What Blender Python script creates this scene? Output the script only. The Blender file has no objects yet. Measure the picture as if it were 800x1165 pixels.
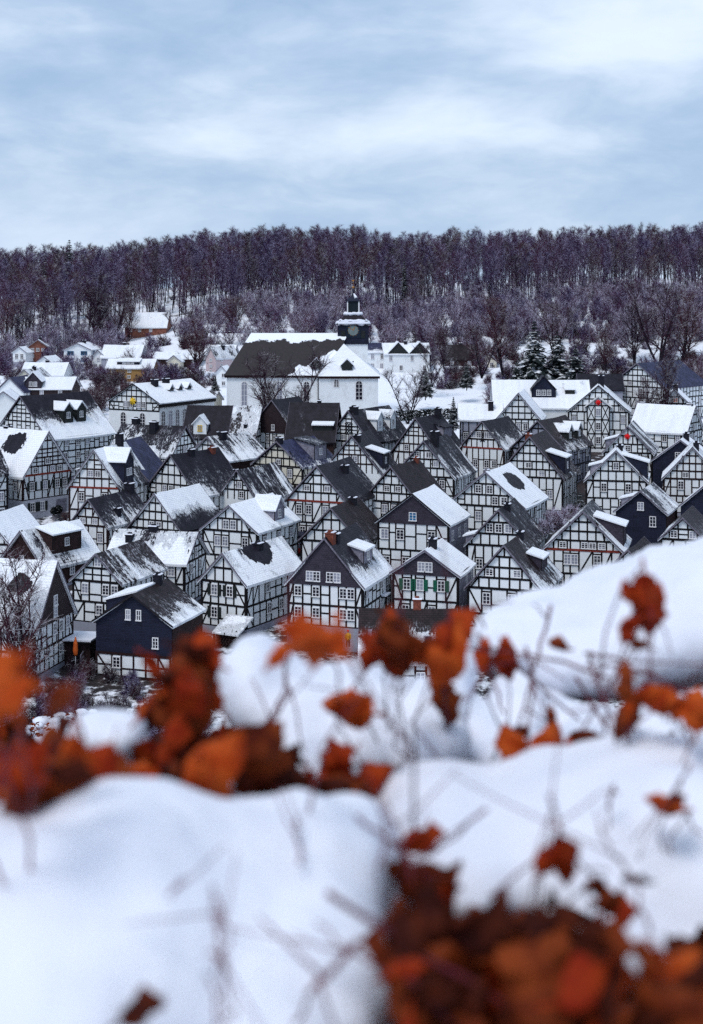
import bpy, bmesh, math, random
import numpy as np
from mathutils import Vector, Matrix, noise as mnoise

PI = math.pi
F = 1667.0            # focal length of the photograph in its own pixels (800 x 1165)
HY = 330.0            # horizon row
C = bpy.context.scene.collection
R = math.radians

# ------------------------------------------------------------------ helpers
def P(x, y, d):
    """point on the ray through photo pixel (x, y), d metres ahead"""
    return Vector(((x - 400) / F * d, d, -(y - HY) / F * d))

class MB:
    def __init__(s):
        s.v = []; s.f = []
    def poly(s, pts):
        b = len(s.v); s.v += [tuple(p) for p in pts]; s.f.append(tuple(range(b, b + len(pts))))
    def box8(s, p):            # p: bottom 4 ccw, top 4 ccw
        b = len(s.v); s.v += [tuple(q) for q in p]
        for f in ((3, 2, 1, 0), (4, 5, 6, 7), (0, 1, 5, 4), (1, 2, 6, 5), (2, 3, 7, 6), (3, 0, 4, 7)):
            s.f.append(tuple(b + i for i in f))
    def box(s, x0, x1, y0, y1, z0, z1):
        s.box8([(x0, y0, z0), (x1, y0, z0), (x1, y1, z0), (x0, y1, z0), (x0, y0, z1), (x1, y0, z1), (x1, y1, z1), (x0, y1, z1)])
    def prism(s, prof, y0, y1):   # closed profile in (x,z), ccw seen from -y, extruded along y
        n = len(prof); b = len(s.v)
        s.v += [(x, y0, z) for x, z in prof] + [(x, y1, z) for x, z in prof]
        s.f.append(tuple(range(b, b + n)))
        s.f.append(tuple(range(b + 2 * n - 1, b + n - 1, -1)))
        for i in range(n):
            j = (i + 1) % n
            s.f.append((b + j, b + i, b + n + i, b + n + j))
    def loft(s, prof, ys, dzs):  # the same profile at several stations, each shifted in z: a sagging roof
        n = len(prof); b = len(s.v)
        for y, dz in zip(ys, dzs): s.v += [(x, y, z + (dz if abs(x) < 1e-6 else dz * .8)) for x, z in prof]
        s.f.append(tuple(range(b, b + n))); e = b + (len(ys) - 1) * n
        s.f.append(tuple(range(e + n - 1, e - 1, -1)))
        for k in range(len(ys) - 1):
            for i in range(n):
                j = (i + 1) % n; a = b + k * n
                s.f.append((a + j, a + i, a + n + i, a + n + j))
    def prismx(s, prof, x0, x1):  # profile in (y,z) extruded along x
        n = len(prof); b = len(s.v)
        s.v += [(x0, y, z) for y, z in prof] + [(x1, y, z) for y, z in prof]
        s.f.append(tuple(range(b, b + n)))
        s.f.append(tuple(range(b + 2 * n - 1, b + n - 1, -1)))
        for i in range(n):
            j = (i + 1) % n
            s.f.append((b + j, b + i, b + n + i, b + n + j))
    def beam(s, T, u0, z0, u1, z1, w, t):
        dx, dz = u1 - u0, z1 - z0
        l = math.hypot(dx, dz)
        if l < 1e-4: return
        px, pz = -dz / l * w / 2, dx / l * w / 2
        q = [(u0 - px, z0 - pz), (u1 - px, z1 - pz), (u1 + px, z1 + pz), (u0 + px, z0 + pz)]
        b = len(s.v)
        s.v += [T(u, -0.03, z) for u, z in q] + [T(u, t, z) for u, z in q]
        for f in ((4, 5, 6, 7), (0, 1, 5, 4), (1, 2, 6, 5), (2, 3, 7, 6), (3, 0, 4, 7)):
            s.f.append(tuple(b + i for i in f))
    def tube(s, pts, rads, n=4):
        pts = [Vector(p) for p in pts]
        b = len(s.v)
        k = len(pts)
        for i, p in enumerate(pts):
            d = (pts[min(i + 1, k - 1)] - pts[max(i - 1, 0)])
            if d.length < 1e-7: d = Vector((0, 0, 1))
            d.normalize()
            a = d.cross(Vector((0, 0, 1)) if abs(d.z) < .9 else Vector((1, 0, 0))); a.normalize()
            c = d.cross(a)
            for j in range(n):
                t = 2 * PI * j / n
                q = p + (a * math.cos(t) + c * math.sin(t)) * rads[i]
                s.v.append((q.x, q.y, q.z))
        for i in range(k - 1):
            for j in range(n):
                j2 = (j + 1) % n
                s.f.append((b + i * n + j, b + i * n + j2, b + (i + 1) * n + j2, b + (i + 1) * n + j))
        s.f.append(tuple(b + j for j in range(n - 1, -1, -1)))
        s.f.append(tuple(b + (k - 1) * n + j for j in range(n)))
    def lathe(s, prof, n=16, c=(0, 0), sq=None):
        b = len(s.v)
        for r, z in prof:
            for j in range(n):
                t = 2 * PI * (j + .5) / n
                s.v.append((c[0] + r * math.cos(t), c[1] + r * math.sin(t), z))
        for i in range(len(prof) - 1):
            for j in range(n):
                j2 = (j + 1) % n
                s.f.append((b + i * n + j, b + i * n + j2, b + (i + 1) * n + j2, b + (i + 1) * n + j))
        s.f.append(tuple(b + j for j in range(n - 1, -1, -1)))
        s.f.append(tuple(b + (len(prof) - 1) * n + j for j in range(n)))
    def mesh(s, name, m, smooth=False, fixn=False):
        me = bpy.data.meshes.new(name)
        me.from_pydata(s.v, [], s.f)
        if fixn:
            bm = bmesh.new(); bm.from_mesh(me); bmesh.ops.recalc_face_normals(bm, faces=bm.faces); bm.to_mesh(me); bm.free()
        if m: me.materials.append(m)
        if smooth:
            me.polygons.foreach_set('use_smooth', [True] * len(me.polygons))
        me.update()
        return me
    def build(s, name, m, parent=None, smooth=False, fixn=True):
        if not s.f: return None
        return link(name, s.mesh(name, m, smooth, fixn), parent)

def link(name, me, parent=None, loc=None, rz=None):
    o = bpy.data.objects.new(name, me); C.objects.link(o)
    if parent is not None: o.parent = parent
    if loc is not None: o.location = loc
    if rz is not None: o.rotation_euler = (0, 0, rz)
    return o

def tag(o, label, cat, group=None):
    o['label'] = label; o['category'] = cat
    if group: o['group'] = group
    return o

def empty(name, loc, rz=0, label=None, cat=None, group=None):
    o = bpy.data.objects.new(name, None); C.objects.link(o)
    o.location = loc; o.rotation_euler = (0, 0, rz); o.empty_display_size = .2
    if label: tag(o, label, cat, group)
    return o

def copy_tree(o, parent=None):
    c = o.copy(); C.objects.link(c); c.parent = parent
    for ch in list(o.children): copy_tree(ch, c)
    return c

# ------------------------------------------------------------------ materials
def newmat(name):
    m = bpy.data.materials.new(name); m.use_nodes = True
    nt = m.node_tree
    b = nt.nodes['Principled BSDF']
    return m, nt, b

def N(nt, typ, **kw):
    n = nt.nodes.new(typ)
    for k, v in kw.items():
        if k.startswith('i_'):
            key = k[2:]
            n.inputs[int(key) if key.isdigit() else key].default_value = v
        else:
            setattr(n, k, v)
    return n

def ln(nt, a, b): nt.links.new(a, b)

def mth(nt, op, a, b=None, c=None, clamp=False):
    n = nt.nodes.new('ShaderNodeMath'); n.operation = op; n.use_clamp = clamp
    for i, v in enumerate((a, b, c)):
        if v is None: continue
        if isinstance(v, (int, float)): n.inputs[i].default_value = v
        else: nt.links.new(v, n.inputs[i])
    return n.outputs[0]

def mixc(nt, fac, a, b):
    n = nt.nodes.new('ShaderNodeMix'); n.data_type = 'RGBA'
    if isinstance(fac, (int, float)): n.inputs[0].default_value = fac
    else: nt.links.new(fac, n.inputs[0])
    for i, v in ((6, a), (7, b)):
        if isinstance(v, tuple): n.inputs[i].default_value = (*v, 1) if len(v) == 3 else v
        else: nt.links.new(v, n.inputs[i])
    return n.outputs[2]

def smooth(nt, v, lo, hi):
    n = nt.nodes.new('ShaderNodeMapRange'); n.interpolation_type = 'SMOOTHSTEP'
    nt.links.new(v, n.inputs[0]); n.inputs[1].default_value = lo; n.inputs[2].default_value = hi
    return n.outputs[0]

def noise(nt, vec, scale, detail=3, rough=.55):
    n = nt.nodes.new('ShaderNodeTexNoise'); n.inputs['Scale'].default_value = scale
    n.inputs['Detail'].default_value = detail; n.inputs['Roughness'].default_value = rough
    if vec is not None: nt.links.new(vec, n.inputs['Vector'])
    return n.outputs[0]

SNOW = (0.86, 0.88, 0.93)

def plain(name, col, var=.25, scale=3, rough=.8, bump=0.0, coord='Object', var2=None):
    m, nt, b = newmat(name)
    tc = N(nt, 'ShaderNodeTexCoord')
    oi = N(nt, 'ShaderNodeObjectInfo')
    vec = N(nt, 'ShaderNodeVectorMath', operation='ADD')
    ln(nt, tc.outputs[coord], vec.inputs[0])
    mul = N(nt, 'ShaderNodeVectorMath', operation='SCALE'); mul.inputs[0].default_value = (37, 91, 53)
    ln(nt, oi.outputs['Random'], mul.inputs['Scale']); ln(nt, mul.outputs[0], vec.inputs[1])
    n1 = noise(nt, vec.outputs[0], scale, 5, .65)
    dark = tuple(c * (1 - var) for c in col); lite = tuple(min(1, c * (1 + var)) for c in col) if var2 is None else var2
    ln(nt, mixc(nt, smooth(nt, n1, .32, .68), dark, lite), b.inputs['Base Color'])
    b.inputs['Roughness'].default_value = rough; b.inputs['Specular IOR Level'].default_value = .2
    if bump:
        bp = N(nt, 'ShaderNodeBump'); bp.inputs['Strength'].default_value = bump; bp.inputs['Distance'].default_value = .05
        ln(nt, n1, bp.inputs['Height']); ln(nt, bp.outputs[0], b.inputs['Normal'])
    return m

def plaster_mat(name, col):
    """limewashed infill: stains, faint runs and panel to panel differences"""
    m, nt, b = newmat(name)
    tc = N(nt, 'ShaderNodeTexCoord')
    oi = N(nt, 'ShaderNodeObjectInfo')
    n1 = noise(nt, tc.outputs['Object'], .55, 4, .6)
    mp = N(nt, 'ShaderNodeMapping'); mp.inputs['Scale'].default_value = (3.5, 3.5, .5)
    ln(nt, tc.outputs['Object'], mp.inputs[0])
    n2 = noise(nt, mp.outputs[0], 1.2, 5, .7)
    s = mth(nt, 'ADD', mth(nt, 'MULTIPLY', n1, .6), mth(nt, 'MULTIPLY', n2, .4))
    c = mixc(nt, smooth(nt, s, .30, .52), tuple(x * .80 for x in col), col)
    c = mixc(nt, mth(nt, 'MULTIPLY', oi.outputs['Random'], .3), c, tuple(x * y for x, y in zip(col, (.88, .86, .82))))
    ln(nt, c, b.inputs['Base Color']); b.inputs['Roughness'].default_value = .9
    return m

def roof_mat(name, base, row=4.2, light=None):
    """slates in courses with a torn snow cover; object properties snow, grad, half, seed steer the cover"""
    m, nt, b = newmat(name)
    tc = N(nt, 'ShaderNodeTexCoord'); sp = N(nt, 'ShaderNodeSeparateXYZ'); ln(nt, tc.outputs['Object'], sp.inputs[0])
    at = {}
    for k in ('snow', 'grad', 'half', 'seed', 'slide', 'bare_y', 'bare_x', 'bare_r'):
        n = N(nt, 'ShaderNodeAttribute', attribute_type='OBJECT', attribute_name=k); at[k] = n.outputs['Fac']
    x, y, z = sp.outputs
    ax = mth(nt, 'ABSOLUTE', x)
    t = mth(nt, 'DIVIDE', ax, at['half'], clamp=True)
    def vec(sy, sx, off):
        c = N(nt, 'ShaderNodeCombineXYZ')
        ln(nt, mth(nt, 'MULTIPLY', y, sy), c.inputs[0]); ln(nt, mth(nt, 'MULTIPLY', x, sx), c.inputs[1])
        ln(nt, mth(nt, 'ADD', at['seed'], off), c.inputs[2])
        return c.outputs[0]
    big = noise(nt, vec(.32, .22, 0), 1, 2, .5)
    streak = noise(nt, vec(1.15, .2, 7.3), 1, 3, .6)
    mid = noise(nt, vec(1.1, .9, 3.1), 1, 3, .6)
    fine = noise(nt, vec(5, 3.2, 1.7), 1, 3, .7)
    v = mth(nt, 'ADD', mth(nt, 'MULTIPLY', big, .75), mth(nt, 'MULTIPLY', mid, .35))
    v = mth(nt, 'ADD', v, mth(nt, 'MULTIPLY', mth(nt, 'SUBTRACT', streak, .5), at['slide']))
    v = mth(nt, 'ADD', v, mth(nt, 'MULTIPLY', mth(nt, 'SUBTRACT', fine, .5), .36))
    v = mth(nt, 'ADD', v, mth(nt, 'MULTIPLY', mth(nt, 'SUBTRACT', t, .5), at['grad']))
    # a single thawed patch where the object asks for one
    dy = mth(nt, 'MULTIPLY', mth(nt, 'SUBTRACT', y, at['bare_y']), .62); dx = mth(nt, 'MULTIPLY', mth(nt, 'SUBTRACT', x, at['bare_x']), 1.25)
    rr = mth(nt, 'SQRT', mth(nt, 'ADD', mth(nt, 'MULTIPLY', dy, dy), mth(nt, 'MULTIPLY', dx, dx)))
    rr = mth(nt, 'ADD', rr, mth(nt, 'MULTIPLY', mth(nt, 'SUBTRACT', mid, .5), 1.3))
    hole = smooth(nt, mth(nt, 'SUBTRACT', at['bare_r'], rr), -.05, .15)
    v = mth(nt, 'SUBTRACT', v, mth(nt, 'MULTIPLY', hole, 2.0))
    # threshold: v about .55 +- .2 ; snow in 0..1
    th = mth(nt, 'SUBTRACT', .98, mth(nt, 'MULTIPLY', at['snow'], .86))
    dlt = mth(nt, 'SUBTRACT', v, th)
    mask = smooth(nt, dlt, -.015, .035)
    # a dusting near the threshold
    dust = mth(nt, 'MULTIPLY', smooth(nt, dlt, -.22, .02), smooth(nt, fine, .47, .66))
    # slate courses
    w = N(nt, 'ShaderNodeTexBrick'); w.inputs['Scale'].default_value = 1.0
    w.inputs['Brick Width'].default_value = .42; w.inputs['Row Height'].default_value = .24
    w.inputs['Mortar Size'].default_value = .02; w.inputs['Bias'].default_value = -.2
    w.inputs['Color1'].default_value = (*[c * .75 for c in base], 1)
    w.inputs['Color2'].default_value = (*(light or [c * 1.7 for c in base]), 1)
    w.inputs['Mortar'].default_value = (*[c * .35 for c in base], 1)
    c = N(nt, 'ShaderNodeCombineXYZ'); ln(nt, y, c.inputs[0]); ln(nt, mth(nt, 'MULTIPLY', ax, 1.35), c.inputs[1])
    ln(nt, c.outputs[0], w.inputs['Vector'])
    stain = mixc(nt, smooth(nt, mid, .4, .7), w.outputs['Color'], tuple(c * 1.6 + .003 for c in base))
    stain = mixc(nt, mth(nt, 'MULTIPLY', smooth(nt, streak, .5, .75), .35), stain, tuple(c * .5 for c in base))
    col = mixc(nt, mth(nt, 'MULTIPLY', dust, .5), stain, (.62, .63, .7))
    col = mixc(nt, mask, col, mixc(nt, smooth(nt, mth(nt, 'ADD', mth(nt, 'MULTIPLY', fine, .5), mth(nt, 'MULTIPLY', streak, .5)), .36, .56), (.78, .80, .87), (.90, .915, .95)))
    ln(nt, col, b.inputs['Base Color'])
    ln(nt, mth(nt, 'ADD', .55, mth(nt, 'MULTIPLY', mask, .25)), b.inputs['Roughness']); b.inputs['Specular IOR Level'].default_value = .18
    h = mth(nt, 'ADD', mth(nt, 'MULTIPLY', smooth(nt, dlt, -.02, .18), 1.0), mth(nt, 'MULTIPLY', w.outputs['Fac'], -.12))
    h = mth(nt, 'ADD', h, mth(nt, 'MULTIPLY', fine, .12))
    bp = N(nt, 'ShaderNodeBump'); bp.inputs['Strength'].default_value = .9; bp.inputs['Distance'].default_value = .28
    ln(nt, h, bp.inputs['Height']); ln(nt, bp.outputs[0], b.inputs['Normal'])
    return m

def shingle_mat(name, base, bw=.3, rh=.2):
    m, nt, b = newmat(name)
    tc = N(nt, 'ShaderNodeTexCoord'); sp = N(nt, 'ShaderNodeSeparateXYZ'); ln(nt, tc.outputs['Object'], sp.inputs[0])
    c = N(nt, 'ShaderNodeCombineXYZ')
    ln(nt, mth(nt, 'ADD', sp.outputs[0], sp.outputs[1]), c.inputs[0]); ln(nt, sp.outputs[2], c.inputs[1])
    w = N(nt, 'ShaderNodeTexBrick'); w.inputs['Scale'].default_value = 1
    w.inputs['Brick Width'].default_value = bw; w.inputs['Row Height'].default_value = rh
    w.inputs['Mortar Size'].default_value = .018
    w.inputs['Color1'].default_value = (*[q * .7 for q in base], 1); w.inputs['Color2'].default_value = (*[q * 1.4 for q in base], 1)
    w.inputs['Mortar'].default_value = (*[q * .4 for q in base], 1)
    ln(nt, c.outputs[0], w.inputs['Vector'])
    n1 = noise(nt, tc.outputs['Object'], .8, 4, .6)
    col = mixc(nt, smooth(nt, n1, .35, .7), w.outputs['Color'], tuple(q * 1.25 for q in base))
    ln(nt, col, b.inputs['Base Color']); b.inputs['Roughness'].default_value = .6; b.inputs['Specular IOR Level'].default_value = .2
    bp = N(nt, 'ShaderNodeBump'); bp.inputs['Strength'].default_value = .5; bp.inputs['Distance'].default_value = .03
    ln(nt, w.outputs['Fac'], bp.inputs['Height']); bp.invert = True; ln(nt, bp.outputs[0], b.inputs['Normal'])
    return m

def snowtop_mat(name, col, lo=.35, hi=.6, nscale=2.5, amt=1.0, col2=None, rough=.85, shade_tint=None):
    """bark, twig or needle colour with snow lying on what faces up"""
    m, nt, b = newmat(name)
    g = N(nt, 'ShaderNodeNewGeometry'); sp = N(nt, 'ShaderNodeSeparateXYZ'); ln(nt, g.outputs['Normal'], sp.inputs[0])
    tc = N(nt, 'ShaderNodeTexCoord')
    oi = N(nt, 'ShaderNodeObjectInfo')
    n1 = noise(nt, tc.outputs['Object'], nscale, 3, .6)
    up = mth(nt, 'ADD', sp.outputs[2], mth(nt, 'MULTIPLY', mth(nt, 'SUBTRACT', n1, .5), 1.3))
    base = mixc(nt, oi.outputs['Random'], col, col2 or tuple(c * 1.5 for c in col))
    ln(nt, mixc(nt, mth(nt, 'MULTIPLY', smooth(nt, up, lo, hi), amt), base, shade_tint or SNOW), b.inputs['Base Color'])  # the snow colour can carry a violet shadow cast
    b.inputs['Roughness'].default_value = rough
    b.inputs['Specular IOR Level'].default_value = .2
    return m

def glass_mat():
    m, nt, b = newmat('window_glass')
    oi = N(nt, 'ShaderNodeObjectInfo'); tc = N(nt, 'ShaderNodeTexCoord')
    n1 = noise(nt, tc.outputs['Object'], 2.2, 2)
    c = mixc(nt, smooth(nt, mth(nt, 'ADD', oi.outputs['Random'], mth(nt, 'MULTIPLY', mth(nt, 'SUBTRACT', n1, .5), .5)), .5, .8), (.012, .012, .022), (.26, .27, .33))
    ln(nt, c, b.inputs['Base Color']); b.inputs['Roughness'].default_value = .12
    return m

def snow_mat(name, bumpd=.01, scale=40, dirt=0.0):
    m, nt, b = newmat(name)
    tc = N(nt, 'ShaderNodeTexCoord')
    n1 = noise(nt, tc.outputs['Object'], scale, 5, .65); n2 = noise(nt, tc.outputs['Object'], scale * .13, 3)
    ln(nt, mixc(nt, smooth(nt, n2, .3, .7), (.71, .725, .81), (.79, .80, .87)), b.inputs['Base Color'])
    b.inputs['Roughness'].default_value = .75
    b.inputs['Specular IOR Level'].default_value = .25
    bp = N(nt, 'ShaderNodeBump'); bp.inputs['Strength'].default_value = .6; bp.inputs['Distance'].default_value = bumpd
    ln(nt, mth(nt, 'ADD', n1, mth(nt, 'MULTIPLY', n2, 2)), bp.inputs['Height']); ln(nt, bp.outputs[0], b.inputs['Normal'])
    return m

def ground_mat():
    m, nt, b = newmat('snowy_ground')
    tc = N(nt, 'ShaderNodeTexCoord'); sp = N(nt, 'ShaderNodeSeparateXYZ'); ln(nt, tc.outputs['Object'], sp.inputs[0])
    n1 = noise(nt, tc.outputs['Object'], .09, 5, .6); n2 = noise(nt, tc.outputs['Object'], .9, 4, .65)
    v = mth(nt, 'ADD', mth(nt, 'MULTIPLY', n1, .6), mth(nt, 'MULTIPLY', n2, .4))
    # trodden, thawed lanes in the old town, brush on the near slope, clean snow farther up
    town = mth(nt, 'MULTIPLY', smooth(nt, mth(nt, 'ADD', sp.outputs[1], mth(nt, 'MULTIPLY', mth(nt, 'SUBTRACT', n1, .5), 60)), 118, 146), mth(nt, 'SUBTRACT', 1, smooth(nt, sp.outputs[1], 255, 290)))
    fo = smooth(nt, sp.outputs[1], 400, 450)
    thr = mth(nt, 'ADD', .36, mth(nt, 'ADD', mth(nt, 'MULTIPLY', town, .19), mth(nt, 'MULTIPLY', fo, .05)))
    mask = smooth(nt, mth(nt, 'SUBTRACT', v, thr), -.03, .04)
    soil = mixc(nt, smooth(nt, n2, .35, .65), (.009, .006, .008), (.035, .022, .022))
    ln(nt, mixc(nt, mask, soil, (.82, .84, .9)), b.inputs['Base Color']); b.inputs['Roughness'].default_value = .85
    bp = N(nt, 'ShaderNodeBump'); bp.inputs['Strength'].default_value = .6; bp.inputs['Distance'].default_value = .3
    ln(nt, n2, bp.inputs['Height']); ln(nt, bp.outputs[0], b.inputs['Normal'])
    return m

def leaf_mat(name, c1, c2):
    m, nt, b = newmat(name)
    tc = N(nt, 'ShaderNodeTexCoord'); oi = N(nt, 'ShaderNodeObjectInfo')
    n1 = noise(nt, tc.outputs['Object'], 45, 4, .6)
    n2 = noise(nt, tc.outputs['Object'], 9, 2)
    c = mixc(nt, smooth(nt, n1, .35, .65), c1, c2)
    c = mixc(nt, mth(nt, 'MULTIPLY', smooth(nt, n2, .45, .65), .6), c, tuple(x * .4 for x in c1))
    ln(nt, c, b.inputs['Base Color']); b.inputs['Roughness'].default_value = .7; b.inputs['Specular IOR Level'].default_value = .08
    tr = N(nt, 'ShaderNodeBsdfTranslucent'); ln(nt, c, tr.inputs[0])
    mx = N(nt, 'ShaderNodeMixShader'); mx.inputs[0].default_value = .35
    ln(nt, b.outputs[0], mx.inputs[1]); ln(nt, tr.outputs[0], mx.inputs[2])
    ln(nt, mx.outputs[0], nt.nodes['Material Output'].inputs[0])
    bp = N(nt, 'ShaderNodeBump'); bp.inputs['Strength'].default_value = .4; bp.inputs['Distance'].default_value = .003
    ln(nt, n1, bp.inputs['Height']); ln(nt, bp.outputs[0], b.inputs['Normal'])
    return m

M = {}
M['white'] = plaster_mat('white_plaster', (.80, .825, .85))
M['cream'] = plaster_mat('cream_plaster', (.70, .66, .56))
M['greyblue'] = plaster_mat('grey_plaster', (.30, .31, .38))
M['pink'] = plaster_mat('pink_plaster', (.55, .44, .46))
M['ochre'] = plaster_mat('ochre_plaster', (.34, .19, .065))
M['brick'] = shingle_mat('brick_wall', (.20, .075, .052), .5, .16)
M['brown'] = plain('brown_boards', (.028, .014, .014), .4, 2.2)
M['greyboard'] = plain('grey_boards', (.22, .21, .26), .3, 2.2)
M['timber'] = plain('black_timber', (.0055, .0042, .006), .4, 4, .75)
M['timber_brown'] = plain('brown_timber', (.018, .007, .008), .4, 4, .75)
M['red'] = plain('red_timber', (.20, .03, .02), .35, 4, .6)
M['barge'] = plain('bargeboard_paint', (.15, .135, .17), .3, 4, .6)
M['bargedark'] = plain('dark_bargeboard', (.012, .010, .014), .3, 4, .6)
M['frame'] = plain('window_paint', (.74, .73, .74), .08, 5, .5)
M['framegreen'] = plain('green_paint', (.01, .10, .06), .25, 5, .5)
M['frameblue'] = plain('blue_paint', (.012, .12, .26), .2, 5, .5)
M['darkpaint'] = plain('dark_paint', (.018, .022, .022), .3, 5, .5)
M['glass'] = glass_mat()
M['slate'] = roof_mat('slate_roof', (.0095, .0075, .0135))
M['slateblue'] = roof_mat('blue_slate_roof', (.026, .028, .066))
M['tilebrown'] = roof_mat('brown_tile_roof', (.014, .0075, .0095))
M['shingle'] = shingle_mat('slate_cladding', (.038, .031, .046))
M['shinglebrown'] = shingle_mat('brown_cladding', (.024, .014, .017))
M['navy'] = shingle_mat('navy_cladding', (.011, .0135, .031), 1.8, .16)
M['chimney'] = plain('dark_chimney', (.011, .011, .018), .4, 4)
M['chimneyred'] = plain('brick_chimney', (.16, .045, .03), .4, 6)
M['snow'] = snow_mat('snow', .06, 3)
M['snowfg'] = snow_mat('soft_snow', .004, 60)
M['greylight'] = plaster_mat('pale_grey_plaster', (.50, .50, .57))
M['stone'] = plain('grey_stone', (.16, .15, .17), .35, 2)
M['redcloth'] = plain('red_ornament', (.75, .01, .015), .1, 3, .5)
M['yellow'] = plain('yellow_ornament', (.75, .48, .02), .1, 3, .5)
M['orangecloth'] = plain('orange_cloth', (.65, .12, .02), .2, 3, .7)
M['bark'] = snowtop_mat('grey_bark', (.007, .004, .010), .5, .9, 1.5, .7, (.014, .008, .016))
M['twig'] = snowtop_mat('forest_twigs', (.024, .008, .050), .2, .8, .45, .5, (.058, .011, .032), shade_tint=(.62, .60, .86))  # twig snow tinted violet: the forest's shadow cast painted into its colour
M['twigbrown'] = snowtop_mat('brown_twigs', (.022, .008, .022), .4, .95, .8, .4, (.055, .013, .022))
M['twigsnow'] = snowtop_mat('snowy_twigs', (.042, .018, .052), -.1, .6, 1.0, .68, (.085, .026, .05), shade_tint=(.72, .70, .88))  # snow tinted lilac, shadow cast put into the colour here too
M['needle'] = snowtop_mat('dark_needles', (.004, .008, .009), .84, 1.08, .6, .85, (.007, .012, .012))
M['needledark'] = snowtop_mat('plain_needles', (.010, .013, .016), .75, 1.1, .9, .4, (.014, .02, .02))
M['leaf_orange'] = leaf_mat('orange_leaf', (.38, .043, .006), (.58, .105, .018))
M['leaf_red'] = leaf_mat('red_leaf', (.26, .020, .006), (.44, .055, .010))
M['leaf_brown'] = leaf_mat('brown_leaf', (.12, .018, .007), (.28, .052, .012))
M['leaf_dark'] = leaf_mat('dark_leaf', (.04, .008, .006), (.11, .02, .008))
M['stem'] = plain('purple_twig', (.11, .014, .024), .3, 40, .6)
M['asphalt'] = plain('wet_asphalt', (.05, .045, .048), .35, .6, .6)

# ------------------------------------------------------------------ terrain
_D = [-30, 0, 3, 25, 60, 100, 125, 150, 215, 280, 340, 385, 430, 500, 570, 700, 1600]
_Z = [-1.2, -1.5, -2.2, -10.5, -24, -37.5, -39.1, -37, -31.5, -26.2, -19.5, -13, -8.0, -2.5, 1.5, 2.5, -15]
def zg(x, y):
    z = float(np.interp(y, _D, _Z))
    far = min(1, max(0, (y - 320) / 90))
    ang = x / max(y, 60)
    z += far * float(np.interp(ang, [-.26, -.17, -.08, .1, .2], [-7.5, -3.5, 0, 1.2, 2.6])) * min(1, y / 420)
    z += far * float(np.interp(ang, [-.16, -.09, -.04, .0, .035, .08, .13, .2], [-.5, 1.6, 2.2, 2.2, -1.2, .3, .0, .6]))
    z += far * 1.8 * mnoise.noise(Vector((x * .02, y * .02, 0)))
    return z

def make_ground():
    ys = list(np.concatenate([np.arange(-30, 20, 4), np.arange(20, 560, 6), np.arange(560, 1000, 40), [1200, 1600]]))
    us = np.linspace(-1, 1, 97)
    us = np.sign(us) * (np.abs(us) ** 1.8)
    v, f = [], []
    for y in ys:
        hw = 60 + max(y, 0) * 1.0
        for u in us:
            x = u * hw
            v.append((x, y, zg(x, y)))
    n = len(us)
    for i in range(len(ys) - 1):
        for j in range(n - 1):
            a = i * n + j
            f.append((a, a + 1, a + n + 1, a + n))
    me = bpy.data.meshes.new('ground'); me.from_pydata(v, [], f); me.materials.append(ground_mat())
    me.polygons.foreach_set('use_smooth', [True] * len(f))
    o = link('ground', me); o['kind'] = 'structure'
make_ground()
# ------------------------------------------------------------------ houses
_cache = {}
def window_meshes(w, h, style='frame', bars=(1, 2)):
    k = (round(w, 2), round(h, 2), style, bars)
    if k not in _cache:
        m = MB(); fw = .085
        m.box(-w/2, w/2, -.05, .05, h/2 - fw, h/2); m.box(-w/2 - .04, w/2 + .04, -.11, .05, -h/2 - .03, -h/2 + fw)
        m.box(-w/2, -w/2 + fw, -.052, .05, -h/2 + fw, h/2 - fw); m.box(w/2 - fw, w/2, -.052, .05, -h/2 + fw, h/2 - fw)
        for i in range(bars[0]):
            x = -w/2 + w * (i + 1) / (bars[0] + 1); m.box(x - .035, x + .035, -.04, .04, -h/2 + fw, h/2 - fw)
        for i in range(bars[1]):
            z = -h/2 + h * (i + 1) / (bars[1] + 1); m.box(-w/2 + fw, w/2 - fw, -.033, .03, z - .022, z + .022)
        p = MB(); p.box(-w/2 + .03, w/2 - .03, -.012, .02, -h/2 + .03, h/2 - .03)
        _cache[k] = (m.mesh('window', M[style]), p.mesh('pane', M['glass']))
    return _cache[k]

def put_window(parent, loc, rz, w, h, style='frame', bars=(1, 2), panemat=None):
    a, b = window_meshes(w, h, style, bars)
    o = link('window', a, parent, loc, rz)
    if panemat:
        key = ('pm', round(w, 2), round(h, 2), panemat)
        if key not in _cache:
            me = b.copy(); me.materials.clear(); me.materials.append(M[panemat]); _cache[key] = me
        b = _cache[key]
    link('pane', b, o)
    return o

def put_shutter(parent, T, u, z, w, h, rz, mat):
    k = ('sh', round(w, 2), round(h, 2), mat)
    if k not in _cache:
        m = MB(); m.box(-w/2, w/2, -.05, .03, -h/2, h/2)
        for i in range(5):
            zz = -h/2 + h * (i + .5) / 5; m.box(-w/2 + .05, w/2 - .05, -.065, -.05, zz - .06, zz + .06)
        _cache[k] = m.mesh('shutter', M[mat])
    return link('shutter', _cache[k], parent, T(u, .06, z), rz)

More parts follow.
